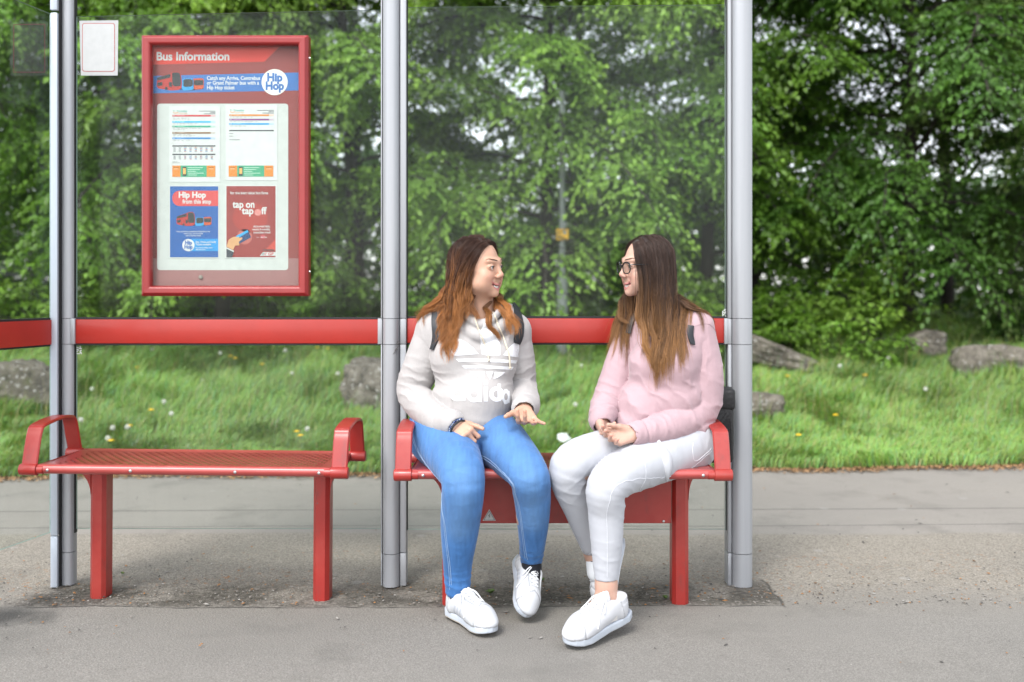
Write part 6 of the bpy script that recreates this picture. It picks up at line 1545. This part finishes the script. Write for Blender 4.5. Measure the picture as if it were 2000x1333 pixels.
    for a, t, o in cuts:
        J.cone(a + t * (o - .012), a + t * .12, .036, .040, .004, 's')
        J.fn((lambda a_, t_, o_: lambda p: np.where(np.linalg.norm(p - a_.astype(np.float32), axis=1) < .13, ((p - (a_ + t_ * o_).astype(np.float32)) @ t_.astype(np.float32)) * -1, 1.0))(a, t, o), .003, 's')
    for cc, ax, R_, am, fq, sd_ in ((P(1215, 965, 3.33), (.5, 0, 1), .07, -.006, 100, 1), (P(1150, 945, 3.36), (.6, 0, -.6), .06, -.007, 95, 2), (P(1380, 880, 3.55), (1, 0, .2), .08, -.005, 80, 3), (P(1190, 930, 3.25), (.3, 0, 1), .06, -.003, 90, 4), (P(1255, 960, 3.38), (1, 0, .25), .07, -.0035, 80, 6), (P(1180, 1090, 3.3), (.3, 0, 1), .08, -.0025, 70, 7), (P(1290, 880, 3.44), (1, 0, .4), .08, -.003, 70, 8), (P(1110, 960, 3.36), (.4, 0, 1), .07, -.004, 80, 9)): J.post.append(crease(cc, ax, R_, am, fq, sd_))
    oj, VJ, FJ = cloth('trousers', J, .0042, (.455, .465, .50), M_TWILL, PB, OFF)
    sm = MB()
    seam_tube(sm, J, [P(1385, 880, 3.52), P(1330, 918, 3.46), P(1262, 925, 3.36), P(1205, 945, 3.25), P(1186, 980, 3.26), P(1186, 1050, 3.27), P(1186, 1128, 3.29)], .0009)
    seam_tube(sm, J, [P(1240, 885, 3.42), P(1236, 905, 3.37), P(1243, 940, 3.33), P(1250, 958, 3.34)], .0009)
    seam_tube(sm, J, [P(1345, 868, 3.48), P(1340, 885, 3.48), P(1352, 895, 3.49), P(1380, 870, 3.54)], .0009)
    sm.build('seam_stitching', simple('thread_white', (.68, .69, .73), .8, .05), oj, True, None, Matrix.Translation([-x for x in OFF]))
    # gathered pocket edge standing off the thigh
    bvT = bvh_of(VJ, FJ); b = MB(); rows = []
    for x0, x1, x2, y in ((1280, 1283, 1286, 870), (1286, 1293, 1298, 884), (1291, 1301, 1309, 898), (1294, 1305, 1313, 912), (1297, 1305, 1312, 926), (1298, 1302, 1307, 938), (1299, 1300, 1302, 948)):
        q3 = [ray_hit(bvT, x, y - dy - 8, l) for x, dy, l in ((x0, 0, .001), (x1, 1, .013), (x2, 3, .004))]
        if None not in q3: rows.append([b.bm.verts.new(tuple(np.array(q_) - OFF)) for q_ in q3])
    for r0, r1 in zip(rows, rows[1:]):
        for j in range(2): b.bm.faces.new([r0[j], r0[j + 1], r1[j + 1], r1[j]])
    o = b.build('pocket_flap', simple('flap_white', (.52, .53, .565), .8, .03), oj, True); md = o.modifiers.new('th', 'SOLIDIFY'); md.thickness = .0018; md2 = o.modifiers.new('s', 'SUBSURF'); md2.levels = 1; md2.render_levels = 2
    for a, t in ((anN + [0, 0, -.036], np.array([0, 0, -1.])), (anF + [.004, 0, -.016], np.array([.12, 0, -1.]))):
        s = Shape().cone(a, a + unit(t) * .05, .0355, .037, .01); cloth('sock', s, .004, (.68, .70, .73), M_TWILL, PB, OFF)
        s = Shape().cone(a, a + unit(t) * .003, .0362, .0362, .001); s.fn((lambda a_: lambda p: np.abs(p[:, 2] - np.float32(a_[2]) + .002) - .0032)(a), .001, 's2'); cloth('sock_band', s, .0032, (.012, .013, .03), M_TWILL, PB, OFF)
    shoe(PB, OFF, (.386, 3.352, .046), (.172, 3.176, .006), (.05, -.10, 1), tone=(.56, .565, .59), gum=(.55, .58, .62), emblem=1)
    shoe(PB, OFF, (.405, 3.645, .228), (.338, 3.548, .004), (-.90, -.36, .25), tone=(.56, .565, .59), gum=(.58, .60, .63))
    # sweatshirt
    Hd = Shape()
    Hd.ell(P(1302, 692, 3.63), (.150, .108, .15), MB_, .05).ell(P(1296, 775, 3.61), (.148, .122, .12), MB_, .06).ell(P(1318, 828, 3.635), (.152, .132, .064), MB_, .05)
    Hd.ell(P(1262, 712, 3.56), (.06, .065, .07), None, .05).ell(P(1252, 795, 3.57), (.085, .09, .085), None, .05).ell(P(1238, 828, 3.56), (.07, .08, .04), None, .04).ell(P(1318, 712, 3.52), (.06, .06, .07), None, .05)
    Hd.cone(P(1350, 642, 3.61), P(1246, 648, 3.69), .056, .055, .05); Hd.cone(P(1310, 606, 3.66), P(1355, 635, 3.62), .045, .055, .04); Hd.cone(P(1275, 610, 3.67), P(1240, 640, 3.69), .042, .052, .04)
    limb(Hd, [shN, P(1371, 735, 3.60), P(1362, 800, 3.585), P(1298, 838, 3.47), wrN + [.005, .006, 0]], [.064, .076, .070, .055, .041], .022)
    limb(Hd, [shF, elF, P(1180, 800, 3.56), wrF + [0, .006, .006]], [.060, .060, .052, .043], .022)
    pp = smooth_path([P(1322, 592, 3.68), P(1300, 606, 3.60), P(1268, 616, 3.575), P(1252, 606, 3.62), P(1258, 596, 3.70), P(1300, 588, 3.73)], 4, True)
    for a, b in zip(pp, pp[1:] + pp[:1]): Hd.cone(a, b, .013, .013, .012)
    for w_, d_ in ((wrN, FN), (wrF, FF)):
        t = unit(d_); Hd.cone(w_ - t * .010, w_ + t * .09, .0315, .0315, .004, 's')
    ua = unit(elN - shN); fa = unit(wrN - elN); ub = unit(elF - shF)
    for cc, ax, R_, am, fq, sd_ in ((P(1335, 790, 3.53), (.9, 0, .8), .10, -.013, 48, 1), (P(1290, 825, 3.42), fa, .07, -.007, 70, 2), (P(1395, 790, 3.58), (.5, 0, 1), .08, -.007, 50, 3), (P(1190, 775, 3.57), (.5, 0, 1), .08, -.011, 62, 4), (P(1172, 805, 3.5), (.3, 0, 1), .05, -.005, 75, 5),
        (P(1245, 790, 3.5), (.8, 0, .9), .12, -.009, 45, 6), (P(1330, 700, 3.53), (1, 0, .2), .10, -.006, 42, 7), (P(1375, 850, 3.55), (1, 0, .1), .09, -.008, 55, 8), (P(1230, 700, 3.55), (.9, 0, .4), .09, -.007, 45, 9), (P(1255, 850, 3.40), fa, .045, -.005, 95, 10), (P(1385, 690, 3.55), (1, 0, .0), .10, -.007, 45, 12)): Hd.post.append(crease(cc, ax, R_, am, fq, sd_))
    for w_, d_ in ((wrN, FN), (wrF, FF)):
        t = unit(d_); f = (lambda a_, t_: lambda p: .005 * np.exp(-(((p - a_.astype(np.float32)) @ t_.astype(np.float32)) / .005) ** 2) * (np.linalg.norm(p - a_.astype(np.float32), axis=1) < .08))(w_ - t * .040, t); f.bound = (w_ - t * .04, .08); Hd.post.append(f)
    oh, VH, FH = cloth('sweatshirt', Hd, .0042, (.43, .30, .325), M_FLEECE, PB, OFF)
    sm = MB(); seam_tube(sm, Hd, [P(1322, 662, 3.53), P(1350, 640, 3.52), P(1380, 634, 3.55), P(1398, 655, 3.60)], .0012); sm.build('sleeve_seam', simple('seam_pink', (.40, .28, .305), .9, .05), oh, True, None, Matrix.Translation([-x for x in OFF]))
    # hair
    coll = Shape(); coll.fn(hd); coll.fn(Hd, .01); coll.cone(HB.w((0, .022, -.055)), neckb, .050, .056, .02)
    G_ = GridSDF(coll, HB.c + [-.32, -.28, -.55], HB.c + [.32, .28, .18], .009)
    roots, comb = hair_roots(330, 21, lineB, .0, .32)
    def colB(t, j):
        k = np.clip((t - .13) / .24, 0, 1)[..., None]; a = np.array([.044, .026, .020]); b = np.array([.13, .064, .030]); e = np.array([.30, .150, .058])
        return (a * (1 - k) + (b * (1 - k) + e * k) * k) * j
    Ln = .37 + .13 * np.random.default_rng(4).random(len(roots)); V1, F1, C1 = strands(HB, G_, roots, comb, Ln, (.0022, .16), 50, 22, .00066, colB, lift=.004, fall=.50, stiff=.62, spread=.0065, sweep=.13, tip_var=.5)
    LK = [[P(1250, 560, 3.56), P(1254, 620, 3.53), P(1262, 680, 3.50), P(1283, 722, 3.50), P(1296, 748, 3.50)], [P(1262, 580, 3.55), P(1272, 640, 3.52), P(1284, 690, 3.50), P(1292, 735, 3.50)], [P(1300, 590, 3.55), P(1306, 640, 3.52), P(1308, 680, 3.50), P(1300, 715, 3.50)], [P(1226, 568, 3.70), P(1213, 595, 3.66), P(1214, 622, 3.62), P(1230, 634, 3.60)], [P(1250, 565, 3.58), P(1246, 605, 3.55), P(1252, 640, 3.53), P(1268, 664, 3.52)], [P(1330, 590, 3.58), P(1352, 604, 3.56), P(1376, 612, 3.58), P(1396, 640, 3.62)]]
    V3, F3, C3 = locks(LK, G_, 90, 33, .00062, colB, .0075, .18, 22, .003); F1 = np.concatenate([F1, F3 + len(V1)]); V1 = np.concatenate([V1, V3]); C1 = np.concatenate([C1, C3])
    cap = Shape().ell((0, .014, .036), (.0755, .0945, .0825), None, 0)
    def capf(p):
        q = HB.l(p).astype(np.float32); d = cap(q); fc = np.where(lineB(q), -1., 1.) * .01; return np.maximum(d, np.maximum(fc, -.028 - q[:, 2])) * HB.sc
    V2, F2 = mesh_sdf(capf, HB.c - .13, HB.c + .13, .004, 0); C2 = np.tile(np.array([.020, .012, .010]), (len(V2), 1))
    link('hair', np_mesh('hair', np.concatenate([V1, V2]) - OFF, np.concatenate([F1, F2 + len(V1)]), None, np.concatenate([C1, C2])), PB, [M_HAIR], True)
    # quilted black backpack
    bp = P(1388, 824, 3.785); BP = empty('backpack', bp); tag(BP, 'small quilted black leather backpack behind the woman in pink', 'backpack')
    b = MB(); b.box((-.12, -.055, -.15), (.082, .055, .125), .018, None, 3); bo = b.build('bag_body', M_LEATHER, BP, True); bo.rotation_euler = (0, 0, R(-8))
    b = MB(); b.box((-.125, -.06, .05), (.088, .06, .130), .014, None, 3); bo = b.build('flap', M_LEATHER, BP, True); bo.rotation_euler = (0, 0, R(-8))
    qb = MB()
    for k in range(-4, 5):
        for sg in (-1, 1): qb.tube([(-.10 + (k + 4) * .022, -.0565, -.13), (-.10 + (k + 4 + sg * 5) * .022 if 0 <= (k + 4 + sg * 5) * .022 <= .17 else (.07 if sg > 0 else -.10), -.0565, .04)], .0016, 4)
    qb.build('quilting', M_LEATHER, bo, True)
    bvB = bvh_of(VH, FH); rh = lambda *L: [np.array(ray_hit(bvB, x, y, .004)) for x, y in L]
    for pts in ([P(1350, 600, 3.73)] + rh((1362, 600), (1356, 615), (1350, 635), (1347, 655), (1350, 674)), [P(1246, 605, 3.72)] + rh((1236, 622), (1231, 636), (1228, 652))):
        ribbon(Hd, pts, .022, .005, 'strap', M_WEB, BP, np.asarray(bp), .007)
